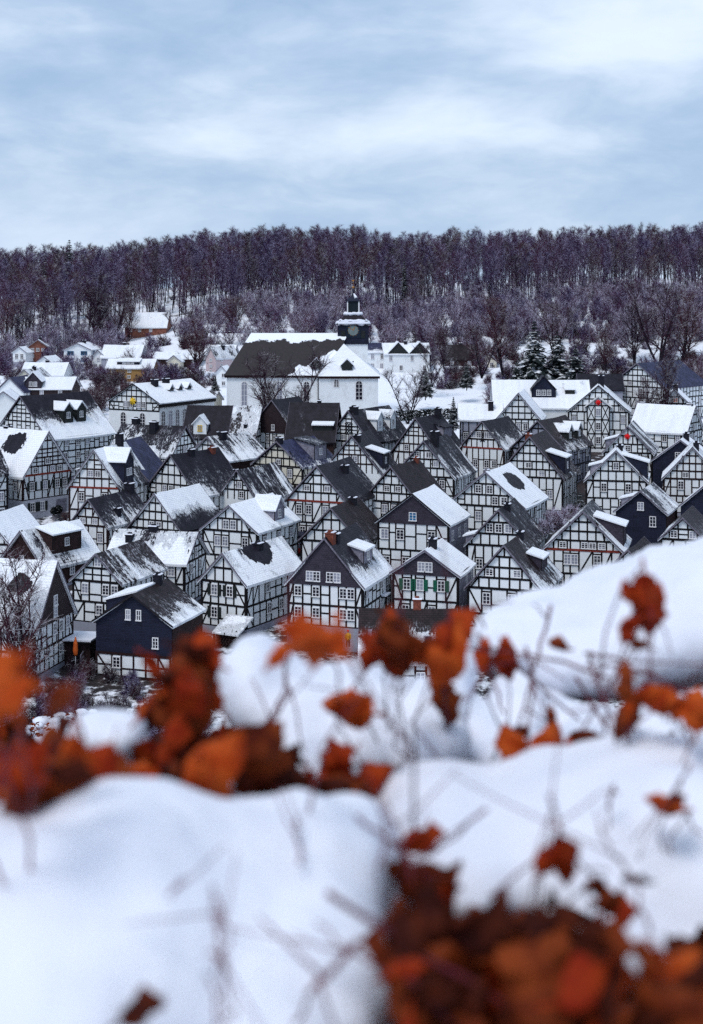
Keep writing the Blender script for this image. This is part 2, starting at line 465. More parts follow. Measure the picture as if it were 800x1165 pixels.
def facade(T, half, z0, he, rise, nst, rows, grow, rng, mb, red, dens=1.0, zmax=None, ww=.82):
    """black frame of posts, rails, studs and braces; returns the windows [(u, z, w, h, row)]"""
    wins = []
    tb = .215
    lev = [z0 + (he - z0) * i / max(nst, 1) for i in range(nst + 1)]
    P_, R_, S_, B_ = .055, .048, .04, .033
    if nst > 0:
        for s in (-1, 1): mb.beam(T, s * (half - .1), z0, s * (half - .1), he, .22, P_)
    for i, z in enumerate(lev):
        tgt = red if (red is not None and i == nst) else mb
        tgt.beam(T, -half, z, half, z, tb + (.04 if i in (0, nst) else 0), R_ + (.012 if i == nst else 0))
    for i in range(nst):
        za, zb = lev[i], lev[i + 1]; sh = zb - za
        us = [f * 2 * half for f in (rows[i] if i < len(rows) else [])]
        zs = za + sh * .36; wh = min(1.2, sh * .5)
        studs = {-half + .1, half - .1}
        gaps = []
        for u in us:
            wins.append((u, zs + wh / 2 + .04, ww, wh, i)); studs |= {u - ww/2 - .09, u + ww/2 + .09}
        st = sorted(studs); out = [st[0]]
        for s2 in st[1:]:
            if s2 - out[-1] < .3 and s2 != st[-1]: continue
            out.append(s2)
        st = out; full = [st[0]]
        for a, b in zip(st, st[1:]):
            n = max(1, round((b - a) / (1.2 / dens)))
            if any(a < u < b and (b - a) < ww + .5 for u in us): n = 1
            for q in range(1, n): full.append(a + (b - a) * q / n)
            full.append(b)
        for u in full[1:-1]: mb.beam(T, u, za, u, zb, tb * .85, S_)
        nb = len(full) - 1
        for q, (a, b) in enumerate(zip(full, full[1:])):
            isw = any(a < u < b for u in us)
            if isw:
                mb.beam(T, a, zs, b, zs, tb * .7, S_ - .012); 
                if zb - (zs + wh) > .4: mb.beam(T, a, zs + wh + .14, b, zs + wh + .14, tb * .7, S_ - .012)
            else:
                edge = q in (0, nb - 1)
                if edge and (b - a) > .55:
                    if (q == 0) ^ (rng.random() < .3): mb.beam(T, b, zb, a, za, tb * .8, B_) if q == 0 else mb.beam(T, a, zb, b, za, tb * .8, B_)
                    else: mb.beam(T, a, zb, b, za, tb * .8, B_) if q == 0 else mb.beam(T, b, zb, a, za, tb * .8, B_)
                    if rng.random() < .6: mb.beam(T, a, za + sh * .5, b, za + sh * .5, tb * .75, S_ - .014)
                else:
                    r = rng.random()
                    if r < .78:
                        zz = za + sh * rng.choice((.36, .5, .5, .62)); mb.beam(T, a, zz, b, zz, tb * .75, S_ - .014)
                    if r > .9 and b - a > .6: mb.beam(T, a, za, b, zb, tb * .8, B_)
    if rise > 0:
        w_at = lambda z: half * max(0, 1 - (z - he) / rise)
        z_at = lambda u: he + rise * (1 - abs(u) / half)
        top = he + rise
        for s in (-1, 1): mb.beam(T, s * (half + .02), he - .02, 0, top - .02, .2, P_)
        nb = max(2, round(rise / 1.22)); bh = rise / nb
        grid = 1.08 / dens
        k = max(1, int(half / grid)); xs = [grid * (i + rng.choice((.0,))) for i in range(-k, k + 1)]
        if rng.random() < .5: xs = [grid * (i + .5) for i in range(-k - 1, k + 1)]
        for b in range(nb):
            za, zb = he + bh * b, he + bh * (b + 1)
            ha, hb = w_at(za), w_at(zb)
            row = [f * 2 * half for f in grow.get(b, [])]
            if b < nb - 1: mb.beam(T, -hb + .05, zb, hb - .05, zb, tb, R_)
            stt = [u for u in xs if abs(u) < ha - .5 and not any(abs(u - q) < ww/2 + .25 for q in row)]
            for q in row:
                wh = bh - .34; wins.append((q, za + bh / 2 + .01, ww, wh, 10 + b)); stt += [q - ww/2 - .09, q + ww/2 + .09]
            stt = sorted(set(round(u, 2) for u in stt)); o2 = []
            for u in stt:
                if o2 and u - o2[-1] < .3: continue
                o2.append(u)
            for u in o2:
                zt = min(zb, z_at(u) - .05)
                if zt - za > .25: mb.beam(T, u, za, u, zt, tb * .82, S_)
            if o2 and b < nb - 1 and hb > .9:
                for s in (-1, 1):
                    inn = o2[-1] if s > 0 else o2[0]
                    if abs(inn) > hb * .35 and abs(inn) < ha - .7 and rng.random() < .75 and not any(abs(q - inn) < ww for q in row):
                        mb.beam(T, inn, za, min(abs(inn) + bh * .8, hb) * s, zb, tb * .75, B_) if rng.random() < .55 else mb.beam(T, s * min(abs(inn) + .9, ha - .15), za, inn, zb, tb * .75, B_)
            if b >= nb - 1 and not o2: mb.beam(T, 0, za, 0, top - .1, tb * .82, S_)
            if bh > 1.15 and rng.random() < .5 and b < nb - 1:
                for a, c in zip(o2, o2[1:]):
                    if not any(a < q < c for q in row) and rng.random() < .6:
                        zz = za + bh * .5
                        if min(z_at(a), z_at(c)) > zz: mb.beam(T, a, zz, c, zz, tb * .7, S_ - .014)
    return wins

FOOT = []
def set_snow(o, snow, grad, half, seed, slide):
    o['snow'] = float(snow); o['grad'] = float(grad); o['half'] = float(half); o['seed'] = float(seed); o['slide'] = float(slide)

def add_chimney(root, roof, x, y, z0, z1, w=.6, mat='chimney', snow=True):
    m = MB(); m.box(x - w/2, x + w/2, y - w/2, y + w/2, z0, z1 - .12); m.box(x - w/2 - .06, x + w/2 + .06, y - w/2 - .06, y + w/2 + .06, z1 - .12, z1)
    m.box(x - w/4, x + w/4, y - w/4, y + w/4, z1, z1 + .22)
    ch = m.build('chimney', M[mat], roof)
    if snow:
        s = MB(); s.prism([(x - w/2 - .07, z1 + .002), (x - w/4 - .01, z1 + .002), (x - w/4 - .01, z1 + .09), (x - w/2, z1 + .08)], y - w/2 - .07, y + w/2 + .07)
        s.prism([(x + w/4 + .01, z1 + .002), (x + w/2 + .07, z1 + .002), (x + w/2, z1 + .08), (x + w/4 + .01, z1 + .09)], y - w/2 - .07, y + w/2 + .07)
        # snow on the chimney belongs to the chimney's own mesh
        me = ch.data; b = len(me.vertices)
        me2 = s.mesh('chimney_snow', M['snow'])
        bm = bmesh.new(); bm.from_mesh(me); n0 = len(bm.faces); bm.from_mesh(me2); bm.faces.ensure_lookup_table()
        for f in bm.faces[n0:]: f.material_index = 1
        bm.to_mesh(me); bm.free(); me.materials.append(M['snow']); bpy.data.meshes.remove(me2)
    return ch

def add_dormer(root, H, slope, Wh, L, y, w, xf, h, kind='shed', side=1, mat='navy', snow=.95, nwin=1, roofmat='slate', seed=0, winmat='frame', timber=False):
    if kind == 'shed' and side > 0: w *= 1.15; h *= 1.3
    zr = lambda x: H - x * slope
    zb = zr(xf); zt = zb + h
    d = MB(); r = MB()
    if kind == 'shed':
        pit = .28
        # roof from beyond the front to where it meets the main slope
        xi = (H - zt + pit * 0 - pit * xf) / (slope - pit) if slope > pit + .05 else 0
        xi = max(0.05, (H - zt - pit * xf) / (slope - pit))
        zi = zr(xi)
        prof = [(xf, zb - .1), (xf, zt - .02), (xi, zi - .06), (xi, zi - .25)]
        prof = [(side * a, b) for a, b in prof]
        d.prism(prof, y - w/2, y + w/2)
        e = .3
        rp = [(xf + e, zt - pit * e), (xf + e, zt - pit * e + .17), (xi - .1, zi + pit * .1 + .17), (xi - .1, zi + pit * .1)]
        r.prism([(side * a, b) for a, b in rp], y - w/2 - .2, y + w/2 + .2)
        zw = zb + h * .5
    else:
        rise = w * .5 * 1.05
        zp = zt + rise; xi = max(.02, (H - zp) / slope); xe = max(.02, (H - zt) / slope)
        xin = xi
        d.prismx([(y - w/2, zb - .1), (y + w/2, zb - .1), (y + w/2, zt), (y, zp - .05), (y - w/2, zt)], min(side * xin, side * xf), max(side * xin, side * xf))
        o = .22; th = .16; sl = rise / (w/2)
        r.prismx([(y - w/2 - o, zt - o * sl), (y, zp), (y + w/2 + o, zt - o * sl), (y + w/2 + o, zt - o * sl + th), (y, zp + th * 1.3), (y - w/2 - o, zt - o * sl + th)],
                 min(side * max(0.02, xin - .3), side * (xf + .28)), max(side * max(0.02, xin - .3), side * (xf + .28)))
        zw = zb + h * .5 + .08
    dm = d.build('dormer', M[mat], root)
    dr = r.build('dormer_roof', M[roofmat], dm)
    set_snow(dr, snow, 0, 3, seed + 5.5, .1)
    hh = min(1.0, h * .72)
    for i in range(nwin):
        u = y + (i - (nwin - 1) / 2) * min(.95, w / max(nwin, 1))
        put_window(dm, (side * (xf + .01), u, zw), side * PI / 2, min(.75, w / nwin - .15), hh, winmat)
    # front pair of corner boards
    m = MB()
    for s in (-1, 1):
        m.box(min(side * (xf - .02), side * (xf + .03)), max(side * (xf - .02), side * (xf + .03)), y + s * w/2 - .06, y + s * w/2 + .06, zb, zt - .03)
    m.build('corner_board', M['timber'], dm)
    return dm

def house(label, a, e, by, dx=None, L=10.0, az=None, W=None, H=None, name='timber_house', cat='house', group='half-timbered houses of the old town',
          gable='timber', wall='white', plinth=.9, plmat='greyblue', nst=None, g=None, rows=None, side=(3, 3), beam='timber', redbeam=False, dens=1.0,
          roof='slate', snow=.4, grad=.0, slide=.45, chim=((.45, 0, .6, .9, 'chimney'),), dorm=(), barge='barge', timber=True, sidetimber=True,
          shut=None, seed=None, front_timber_to=None, gwin=None, winstyle='frame', hip=0.0, ww=.82, extra=None, door=None, sidewall=None, zoff=0.0, half_hip=False, bare=None):
    rng = random.Random(hash(label) % 99991 if seed is None else seed)
    rng = random.Random(sum(ord(c) * (i + 7) for i, c in enumerate(label)) if seed is None else seed)
    ax, ay = a; lx, rx, ey = e
    d = 82933.0 / (by - 188.3); px = F / d
    if H is None: H = (by - ay) / px
    if az is None: th = math.asin(max(-.95, min(.95, dx / px / L)))
    else: th = R(az)
    if W is None: W = (rx - lx) / px / max(.3, math.cos(th))
    rise_r = (ey - ay) / px
    he_r = H - rise_r; slope = rise_r / (W / 2)
    x0 = (ax - 400) / px; z0 = -(by - HY) / px
    root = empty(name, (x0, d, z0 + zoff), -th, label, cat, group)
    half = W / 2 - .3; Lw = L
    hw = H - half * slope - .2; apex = H - .22
    # footprint record
    FOOT.append((label, root.location.copy(), th, half, Lw))
    sd = rng.random() * 50
    # wall
    m = MB(); m.prism([(-half, -3.5), (half, -3.5), (half, hw), (0, apex), (-half, hw)], 0, Lw)
    m.build('wall', M[wall], root)
    pz = plinth
    if plinth > 0.05:
        m = MB(); m.box(-half - .06, half + .06, -.06, Lw + .06, -3.6, pz)
        m.build('plinth', M[plmat], root)
    if nst is None: nst = max(0, round((hw - pz) / 2.35))
    rise = apex - hw
    mb = MB(); red = MB() if redbeam else None
    Tf = lambda u, n, z: (u, -n, z)
    Tr = lambda u, n, z: (half + n, u + Lw / 2, z)
    Tl = lambda u, n, z: (-half - n, Lw / 2 - u, z)
    if g is None:
        g = {0: [-.13, .13]} if rise > 3.6 else ({0: [0.0]} if rise > 2 else {})
    if rows is None:
        rows = []
        for i in range(nst):
            k = max(1, round(half * 2 / 3.0)); c = [-.34, -.2, 0, .16, .34]
            rng.shuffle(c); rows.append(sorted(c[:k]) if half > 2.6 else [c[0]])
    rows = list(rows)
    cl = gable in ('shingle', 'shinglebrown', 'navy') and wall not in ('navy',)
    wins = []
    if timber:
        wins = facade(Tf, half, pz, hw, 0 if cl else rise, nst, rows, g, rng, mb, red, dens, ww=ww)
    else:
        lev = [pz + (hw - pz) * i / max(nst, 1) for i in range(nst + 1)]
        for i in range(nst):
            for f in rows[i] if i < len(rows) else []:
                shh = lev[i + 1] - lev[i]; wins.append((f * 2 * half, lev[i] + shh * .58, ww, min(1.35, shh * .55), i))
    if cl or not timber:
        nbz = max(2, round(rise / 1.22)); bh = rise / nbz
        for b, fr in g.items():
            for f in fr: wins.append((f * 2 * half, hw + .25 + bh * b + .55, ww, 1.05, 10 + b))
    off = 0
    if cl:
        m = MB(); zc = hw - .12
        m.prism([(-half - .05, zc), (half + .05, zc), (half + .05, hw), (0, apex), (-half - .05, hw)], -.1, -.003)
        m.build('gable_cladding', M[gable], root)
    for u, z, w, h, r in wins:
        yy = -.115 if (cl and r >= 10) else -.045
        st = winstyle
        pm = None
        if gwin and r >= 10: st, pm = gwin
        bars = (1, 2) if w > .6 else (1, 1)
        put_window(root, (u, yy, z), 0, w, h, st, bars, pm)
        if shut and r in shut[1]:
            for s in (-1, 1): put_shutter(root, lambda uu, n, zz: (uu, -n, zz), u + s * (w / 2 + .24), z, .4, h, 0, shut[0])
    # eave sides
    if sidetimber:
        for T, rz, k in ((Tr, PI / 2, side[0]), (Tl, -PI / 2, side[1])):
            rws = []
            for i in range(nst):
                n = min(k, int(Lw / 1.9)); base = [(j + .5) / max(n, 1) - .5 for j in range(n)]
                rws.append([q + rng.uniform(-.02, .02) for q in base if rng.random() < .75] if n else [])
            if timber:
                ws = facade(T, Lw / 2, pz, hw, 0, nst, rws, {}, rng, mb, None, dens, ww=ww)
            else:
                ws = []
                lev = [pz + (hw - pz) * i / max(nst, 1) for i in range(nst + 1)]
                for i in range(nst):
                    for f in rws[i]: ws.append((f * Lw, lev[i] + (lev[i + 1] - lev[i]) * .58, ww, min(1.3, (lev[i + 1] - lev[i]) * .55), i))
            for u, z, w, h, r in ws: put_window(root, T(u, .045, z), rz, w, h, winstyle)
    if sidewall:
        m = MB(); m.box(half + .01, half + .07, .12, Lw - .1, pz, hw - .05); m.build('side_boarding', M[sidewall], root)
    mb.build('timber_frame', M[beam], root)
    if red: red.build('red_beam', M['red'], root)
    if front_timber_to is not None:    # a timbered ground floor under full cladding
        z1 = front_timber_to
        m = MB(); m.box(-half - .03, half + .03, -.05, -.004, -3, z1); m.build('lower_wall', M['white'], root)
        fb = MB(); fr = facade(lambda u, n, z: (u, -n - .05, z), half, .1, z1, 0, 1, [[-.22]], {}, rng, fb, None)
        fb.build('timber_frame', M['timber_brown'], root)
        for u, z, w, h, r in fr: put_window(root, (u, -.1, z), 0, w, h)
    if door:
        u, dw, dh, dm = door
        m = MB(); m.box(u - dw/2, u + dw/2, -.1, -.02, 0, dh); m.build('door', M[dm], root)
        m = MB(); m.box(u - dw/2 - .1, u - dw/2, -.12, -.02, 0, dh + .1); m.box(u + dw/2, u + dw/2 + .1, -.12, -.02, 0, dh + .1); m.box(u - dw/2, u + dw/2, -.118, -.02, dh, dh + .1)
        m.build('door_frame', M['frame'], root)
    # roof
    oh = .35; th_ = .2
    n = math.hypot(1, slope); dz = th_ * n
    Wh = W / 2
    kx = Wh * .8; kz = H - kx * slope                      # a slight kick at the eaves
    ze = he_r + .1 * slope * .6
    prof = [(0, H), (-kx, kz), (-Wh, ze), (-Wh + .03, ze - dz), (-kx, kz - dz), (0, H - dz), (kx, kz - dz), (Wh - .03, ze - dz), (Wh, ze), (kx, kz)]
    m = MB()
    if half_hip: pass
    sag = rng.uniform(.02, .13); ys = [-oh + (Lw + 2 * oh) * i / 7 for i in range(8)]
    m.loft(prof, ys, [0] + [-sag * math.sin(PI * i / 7) + rng.uniform(-.03, .03) for i in range(1, 7)] + [0])
    rf = m.build('roof', M[roof], root)
    set_snow(rf, snow, grad, Wh, sd, slide)
    if bare: rf['bare_y'] = float(bare[0] * Lw); rf['bare_x'] = float(bare[1] * Wh); rf['bare_r'] = float(bare[2])
    # bargeboards on both verges (one mesh), and the gutter line of the eaves
    m = MB()
    for y0 in (-oh - .04, Lw + oh + .002):
        m = MB()
        for s in (-1, 1):
            pr = [(0, H + .03), (s * kx, kz + .03), (s * Wh, ze + .03), (s * (Wh - .02), ze - .15), (s * kx, kz - .17), (0, H - .17 - .05)]
            m.prism(pr if s < 0 else pr[::-1], y0, y0 + .038)
        m.build('bargeboard', M[barge], root)
    for (t, x, w, h, cm) in chim:
        y = t * Lw; zz = H - abs(x) * slope
        add_chimney(root, rf, x, y, zz - .8, zz + h, w, cm)
    for k, dd in enumerate(dorm):
        dd = dict(dd); y = dd.pop('t') * Lw; xf = dd.pop('x') * Wh
        add_dormer(root, H, slope, Wh, Lw, y, dd.pop('w'), xf, dd.pop('h'), seed=sd + k * 3, **dd)
    root['_'] = 0; del root['_']
    if extra: extra(root, dict(H=H, half=half, hw=hw, L=Lw, slope=slope, W=W, pz=pz, rng=rng))
    return root
# pieces that only some houses have
def skylight(root, k, side, t, xf):
    W = k['W'] / 2; x = W * xf; z = k['H'] - x * k['slope']; y = t * k['L']
    a = Vector((side * 1, 0, -k['slope'])).normalized()
    nrm = Vector((side * k['slope'], 0, 1)).normalized()
    m = MB(); c = Vector((side * x, y, z)) + nrm * .12
    q = []
    for dn in (-.1, .1):
        for s1, s2 in ((-1, -1), (1, -1), (1, 1), (-1, 1)):
            q.append(c + a * s1 * .55 + Vector((0, 1, 0)) * s2 * .4 + nrm * dn)
    m.box8(q); o = m.build('skylight', M['greyboard'], root)
    m = MB(); c = c + nrm * .112
    m.poly([c + a * s1 * .45 + Vector((0, 1, 0)) * s2 * .3 for s1, s2 in ((-1, -1), (1, -1), (1, 1), (-1, 1))])
    m.build('pane', M['glass'], o)

def leanto(root, k, u0, u1, z):
    m = MB(); m.box8([(u0, -1.6, z - .5), (u1 + .8, -1.6, z - .9), (u1 + .8, 0, z - .2), (u0, 0, z + .2),
                      (u0, -1.6, z - .25), (u1 + .8, -1.6, z - .65), (u1 + .8, 0, z + .05), (u0, 0, z + .45)])
    o = m.build('lean_to_roof', M['snow'], root)
    m = MB()
    for u in (u0 + .15, u1 + .5): m.box(u - .07, u + .07, -1.45, -1.3, 0, z - .5)
    m.build('porch_post', M['timber'], root)

def wreath_window(root, k):
    o = put_window(root, (-.55, -.05, 2.7), 0, 1.7, 1.5, 'frame', (0, 0))
    m = MB(); n = 20
    for i in range(n):
        a, b = 2 * PI * i / n, 2 * PI * (i + 1) / n
        m.tube([(.52 * math.cos(a), -.12, .58 * math.sin(a)), (.52 * math.cos(b), -.12, .58 * math.sin(b))], [.13, .13], 5)
    m.build('wreath', M['needledark'], o)

def star(loc, r, rz, label, mat='redcloth', pts=8, name='star_ornament'):
    m = MB(); ring = []
    for i in range(pts * 2):
        a = PI * i / pts; q = r if i % 2 == 0 else r * .55
        ring.append((q * math.sin(a), q * math.cos(a)))
    b = len(m.v)
    m.v += [(x, 0, z) for x, z in ring] + [(0, -.16 * r / .5, 0), (0, .1 * r / .5, 0)]
    n = len(ring)
    for i in range(n):
        m.f.append((i, (i + 1) % n, n)); m.f.append(((i + 1) % n, i, n + 1))
    o = m.build(name, M[mat]); o.location = loc; o.rotation_euler = (0, 0, rz)
    tag(o, label, 'ornament'); return o

def front_bay(root, k):
    """projecting front bay with its own small gable and crossed braces"""
    w = 2.0; hb = k['hw'] + 1.2; top = hb + 1.6; y0 = -1.1
    m = MB(); m.prism([(-w, -3), (w, -3), (w, hb), (0, top), (-w, hb)], y0, .1); b = m.build('bay', M['white'], root)
    T = lambda u, n, z: (u - 0, y0 - n, z)
    f = MB()
    for s in (-1, 1):
        f.beam(T, s * (w - .1), .3, s * (w - .1), hb, .2, .05); f.beam(T, s * .55, .3, s * .55, hb + .9, .17, .045)
        f.beam(T, s * w, hb, 0, top, .2, .055)
    n = 3; lv = [.5 + (hb - .5) * i / n for i in range(n + 1)]
    for z in lv: f.beam(T, -w, z, w, z, .19, .052)
    for za, zb in zip(lv, lv[1:]):
        for s in (-1, 1):
            f.beam(T, s * .65, za, s * (w - .2), zb, .15, .03); f.beam(T, s * (w - .2), za, s * .65, zb, .15, .034)
        put_window(b, (0, y0 - .045, (za + zb) / 2 + .1), 0, .85, min(1.25, (zb - za) * .6))
    f.build('timber_frame', M['timber'], b)
    r = MB(); o = .4; sl = 1.6 / w
    pr = [(0, top + .1), (-w - o, hb - o * sl + .1), (-w - o, hb - o * sl - .08), (0, top - .08), (w + o, hb - o * sl - .08), (w + o, hb - o * sl + .1)]
    r.prism(pr, y0 - .35, .3); rr = r.build('bay_roof', M['slate'], b); set_snow(rr, .95, 0, 3, 4, .1)
    bb = MB(); pr2 = [(0, top + .13), (-w - o, hb - o * sl + .13), (-w - o, hb - o * sl - .1), (0, top - .12), (w + o, hb - o * sl - .1), (w + o, hb - o * sl + .13)]
    bb.prism(pr2, y0 - .39, y0 - .352); bb.build('bargeboard', M['frame'], b)
    mw = root.matrix_basis
    star(mw @ Vector((0, y0 - .16, hb + .55)), .62, root.rotation_euler.z, 'red star hanging in the small gable of the braced front bay')

def lattice(root, k, z, w, h):
    m = MB(); T = lambda u, n, zz: (u, -n, zz)
    for i in range(-2, 3):
        for s in (-1, 1):
            for u0 in (i * w / 3,):
                a = (u0 - s * h / 2, z - h / 2); b = (u0 + s * h / 2, z + h / 2)
                # clip to the panel
                pts = [t / 24 for t in range(25)]
                ins = [t for t in pts if abs(a[0] + (b[0] - a[0]) * t) <= w / 2]
                if len(ins) > 1:
                    t0, t1 = ins[0], ins[-1]
                    m.beam(T, a[0] + (b[0] - a[0]) * t0, a[1] + (b[1] - a[1]) * t0, a[0] + (b[0] - a[0]) * t1, a[1] + (b[1] - a[1]) * t1, .12, .06 + .004 * s)
    m.build('lattice_panel', M['timber'], root)

def inn_ground(root, k):
    h = k['half']
    for u in (-h * .62, -h * .22):
        put_window(root, (u, -.09, 1.55), 0, .85, 1.3)
        for s in (-1, 1): put_shutter(root, lambda uu, n, zz: (uu, -n - .06, zz), u + s * .66, 1.55, .42, 1.3, 0, 'darkpaint')
    m = MB(); m.box(h * .35, h * .35 + 1.9, -.1, -.05, 0, 2.2)
    for i in range(5): m.box(h * .35 + .05, h * .35 + 1.85, -.115, -.1, .12 + i * .42, .44 + i * .42)
    m.build('garage_door', M['greyboard'], root)
# ------------------------------------------------------------------ the old town, front rows first
FR = {}
def hs(key, label, *a, **k):
    FR[key] = house(label, *a, **k)
    return FR[key]

hs('F1', 'old barn house with brown gable behind the tall bare tree at left', (62, 630), (20, 104, 700), 765, az=-76, W=9.2, H=11.0, L=11,
   gable='shinglebrown', wall='white', beam='timber_brown', snow=.74, grad=-.1, slide=.35, bare=(.25, -.35, .75), plinth=.6, g={0: [.0], 1: [.0]}, chim=(), name='barn_house', cat='barn house', side=(2, 4), seed=5)
hs('F2', 'tall narrow timbered house with grey ground floor behind the navy boarded house', (110.5, 629), (79, 145, 662.5), 726, dx=36, L=9,
   plinth=1.6, nst=2, g={1: [.02]}, rows=[[.05], [-.24, .18, .36]], snow=.5, grad=.25, slide=.7, roof='tilebrown', chim=(), side=(2, 2), seed=11)
def f3x(root, k):
    # shed dormer on the hidden slope: a strip of snow above the left verge
    pass
hs('F3', 'navy boarded house with two small white windows in its gable, snow low on brown tiles', (152, 675), (106, 203, 709), 772, dx=26, L=7.5,
   gable='navy', wall='navy', timber=False, sidetimber=False, plinth=0, nst=0, g={0: [-.07, .07], }, rows=[], front_timber_to=2.3, snow=.46, grad=.55, slide=.2, roof='tilebrown', ww=.55,
   chim=((.75, 0, .7, .8, 'chimney'),), barge='bargedark', sidewall='brown',
   dorm=(dict(t=.52, w=5.2, x=.82, h=1.3, kind='shed', side=-1, mat='navy', snow=1.0, nwin=0),), group=None, name='boarded_house',
   extra=lambda r, k: put_window(r, (k['half'] * .58, -.05, 3.6), 0, .65, 1.1))
hs('F5', 'timbered house with dark shutters and a blue picture window behind the snow cushion', (254.5, 628), (223.5, 283, 663.5), 723, dx=59, L=11.4,
   plinth=.9, nst=2, g={}, rows=[[-.2], [-.2, .14]], snow=.72, grad=.12, slide=.45, bare=(.5, .2, 1.5), chim=((.55, .3, .9, .35, 'chimney'),), side=(4, 2), shut=('darkpaint', (0, 1)), seed=8)
hs('F6', 'large timbered house with slate gable and a snowy shed dormer above the orange leaf', (370, 611), (321.5, 414, 666.5), 738, dx=34, L=9.8,
   gable='shingle', plinth=2.3, nst=2, g={0: [-.2, -.11, .07, .16]}, rows=[[-.36, -.12, .24, .34], [-.36, -.12, .24, .34]], snow=.40, grad=.75, slide=.25,
   chim=((.08, .3, .9, .75, 'chimneyred'), (.2, .45, .8, .6, 'chimney')), dorm=(dict(t=.55, w=2.6, x=.66, h=1.1, mat='greyboard', snow=1.0, nwin=1),), seed=3, side=(4, 2))
hs('F7', 'small house with green shutters under a slate gable and white snowy roof', (484, 625), (443.5, 523.5, 653.5), 722, dx=22.5, L=7.2,
   gable='shingle', plinth=.8, nst=2, g={0: [-.055, .055]}, rows=[[-.3, .1], [-.28, -.08, .24]], snow=.94, grad=.1, slide=.05, chim=((.4, .1, .8, .75, 'chimney'),),
   shut=('framegreen', (1,)), sidewall='greyboard', seed=21)
hs('F8', 'low timbered house with brown tiled roof and two skylights below the green shutters', (516, 691), (490, 560, 741), 786, az=-88, W=8.5, H=7.8, L=8.6,
   plinth=.3, nst=1, g={0: [0]}, snow=.45, grad=1.0, slide=.1, roof='tilebrown', chim=((.4, .25, .75, 1.1, 'chimneyred'),), side=(3, 4), seed=14,
   extra=lambda r, k: [skylight(r, k, s, t, x) for s, t, x in ((-1, .28, .62), (-1, .66, .58))])
hs('F9', 'timbered house half hidden by the big snow cushion, with red post beside its dormer', (574, 619), (531.5, 620, 672), 738, dx=34, L=9.5,
   plinth=.8, nst=2, g={1: [-.2, .17]}, rows=[[-.2, .2], [-.24, .1, .3]], snow=.36, grad=.35, slide=.6, chim=((.7, .2, .7, .5, 'chimney'),), roof='tilebrown',
   dorm=(dict(t=.62, w=2.6, x=.7, h=1.0, mat='shingle', snow=.95, nwin=0),), seed=31, redbeam=False)
hs('F10', 'broad timbered gable with a row of three attic windows above the snow cushion', (663.5, 581), (621, 712, 627), 684, dx=24, L=9,
   plinth=.4, nst=2, g={0: [-.26, .02, .12, .24]}, rows=[[-.3, 0, .3], [-.2, -.11, .18]], snow=.55, grad=.3, slide=.5, redbeam=True, dens=1.12,
   dorm=(dict(t=.45, w=3.0, x=.92, h=1.8, mat='shingle', snow=.9, nwin=0),), chim=(), seed=41)
hs('F11', 'small gable with brown roof just showing over the snow cushion beside the red leaf', (715, 624), (688, 744, 655), 720, dx=33, L=8, redbeam=True,
   plinth=.5, nst=2, g={0: [.1]}, snow=.16, grad=.2, roof='tilebrown', chim=(), seed=51)
hs('F12', 'timbered gable at the right edge with two white windows touching the snow cushion', (777, 588), (750, 803, 615), 682, dx=30, L=9,
   plinth=.5, nst=3, g={0: [-.2, .22]}, snow=.3, grad=.5, roof='tilebrown', chim=(), seed=61)
hs('F13', 'navy slate house with two white windows and a mottled snowy roof', (729, 557.5), (701.5, 759.5, 583.5), 634, dx=27.5, L=8.2,
   gable='navy', wall='navy', timber=False, sidetimber=True, plinth=.6, nst=2, g={0: [0]}, rows=[[], [.24]], snow=.62, grad=.1, slide=.3, chim=(), name='slate_house', side=(0, 0), sidewall='brown', group=None,
   barge='barge', dorm=(dict(t=.2, w=2.2, x=.75, h=.9, side=-1, mat='greyboard', snow=1, nwin=0),), seed=71)
hs('F14', 'navy slate house cut off by the right edge above the snow cushion', (812, 543), (776, 850, 578), 628, dx=25, L=8,
   gable='navy', wall='navy', timber=False, plinth=.6, nst=2, g={}, rows=[[], []], snow=.8, chim=(), name='slate_house', side=(0, 0), group=None, seed=72)
hs('F15', 'finely timbered gable at the right edge with a snowy lean-to roof strip', (788, 508), (754, 822, 546), 588, dx=15, L=8,
   plinth=.5, nst=2, g={0: [-.12]}, rows=[[.0, .3], [-.2, .3]], snow=.75, grad=.1, dens=1.25, beam='timber_brown', chim=((.3, .5, .8, .9, 'chimney'),), seed=81,
   extra=lambda r, k: leanto(r, k, .15, k['half'] * .95, 3.3))
hs('F16', 'navy slate house with a wreath in a white framed window', (774.5, 500), (743, 806, 525), 570, dx=19, L=7.5,
   gable='navy', wall='navy', timber=False, plinth=.5, nst=2, g={0: [-.05, .12]}, rows=[[], []], snow=.93, chim=((.5, .4, .8, .9, 'chimney'),), name='slate_house', side=(0, 0), group=None, seed=82,
   extra=lambda r, k: wreath_window(r, k))
hs('F17', 'timbered house at the right edge whose snowy roof slopes towards the viewer', (789.5, 461), (764, 818, 491), 528, az=-58, W=9, L=9.5,
   plinth=.5, nst=2, g={0: [0.0]}, snow=.95, grad=-.05, slide=.1, chim=((.1, .8, .8, .9, 'chimney'), (.95, .3, .6, .4, 'chimney')), side=(3, 4), seed=91)
hs('F18', 'little gable with a warm brown window below the navy roof', (767, 442.5), (749.5, 785, 459.5), 500, dx=13, L=8,
   plinth=.5, nst=2, g={0: [.05]}, snow=.95, slide=.1, chim=((.15, .2, .9, .9, 'chimney'),), seed=92, gwin=('frame', 'orangecloth'))
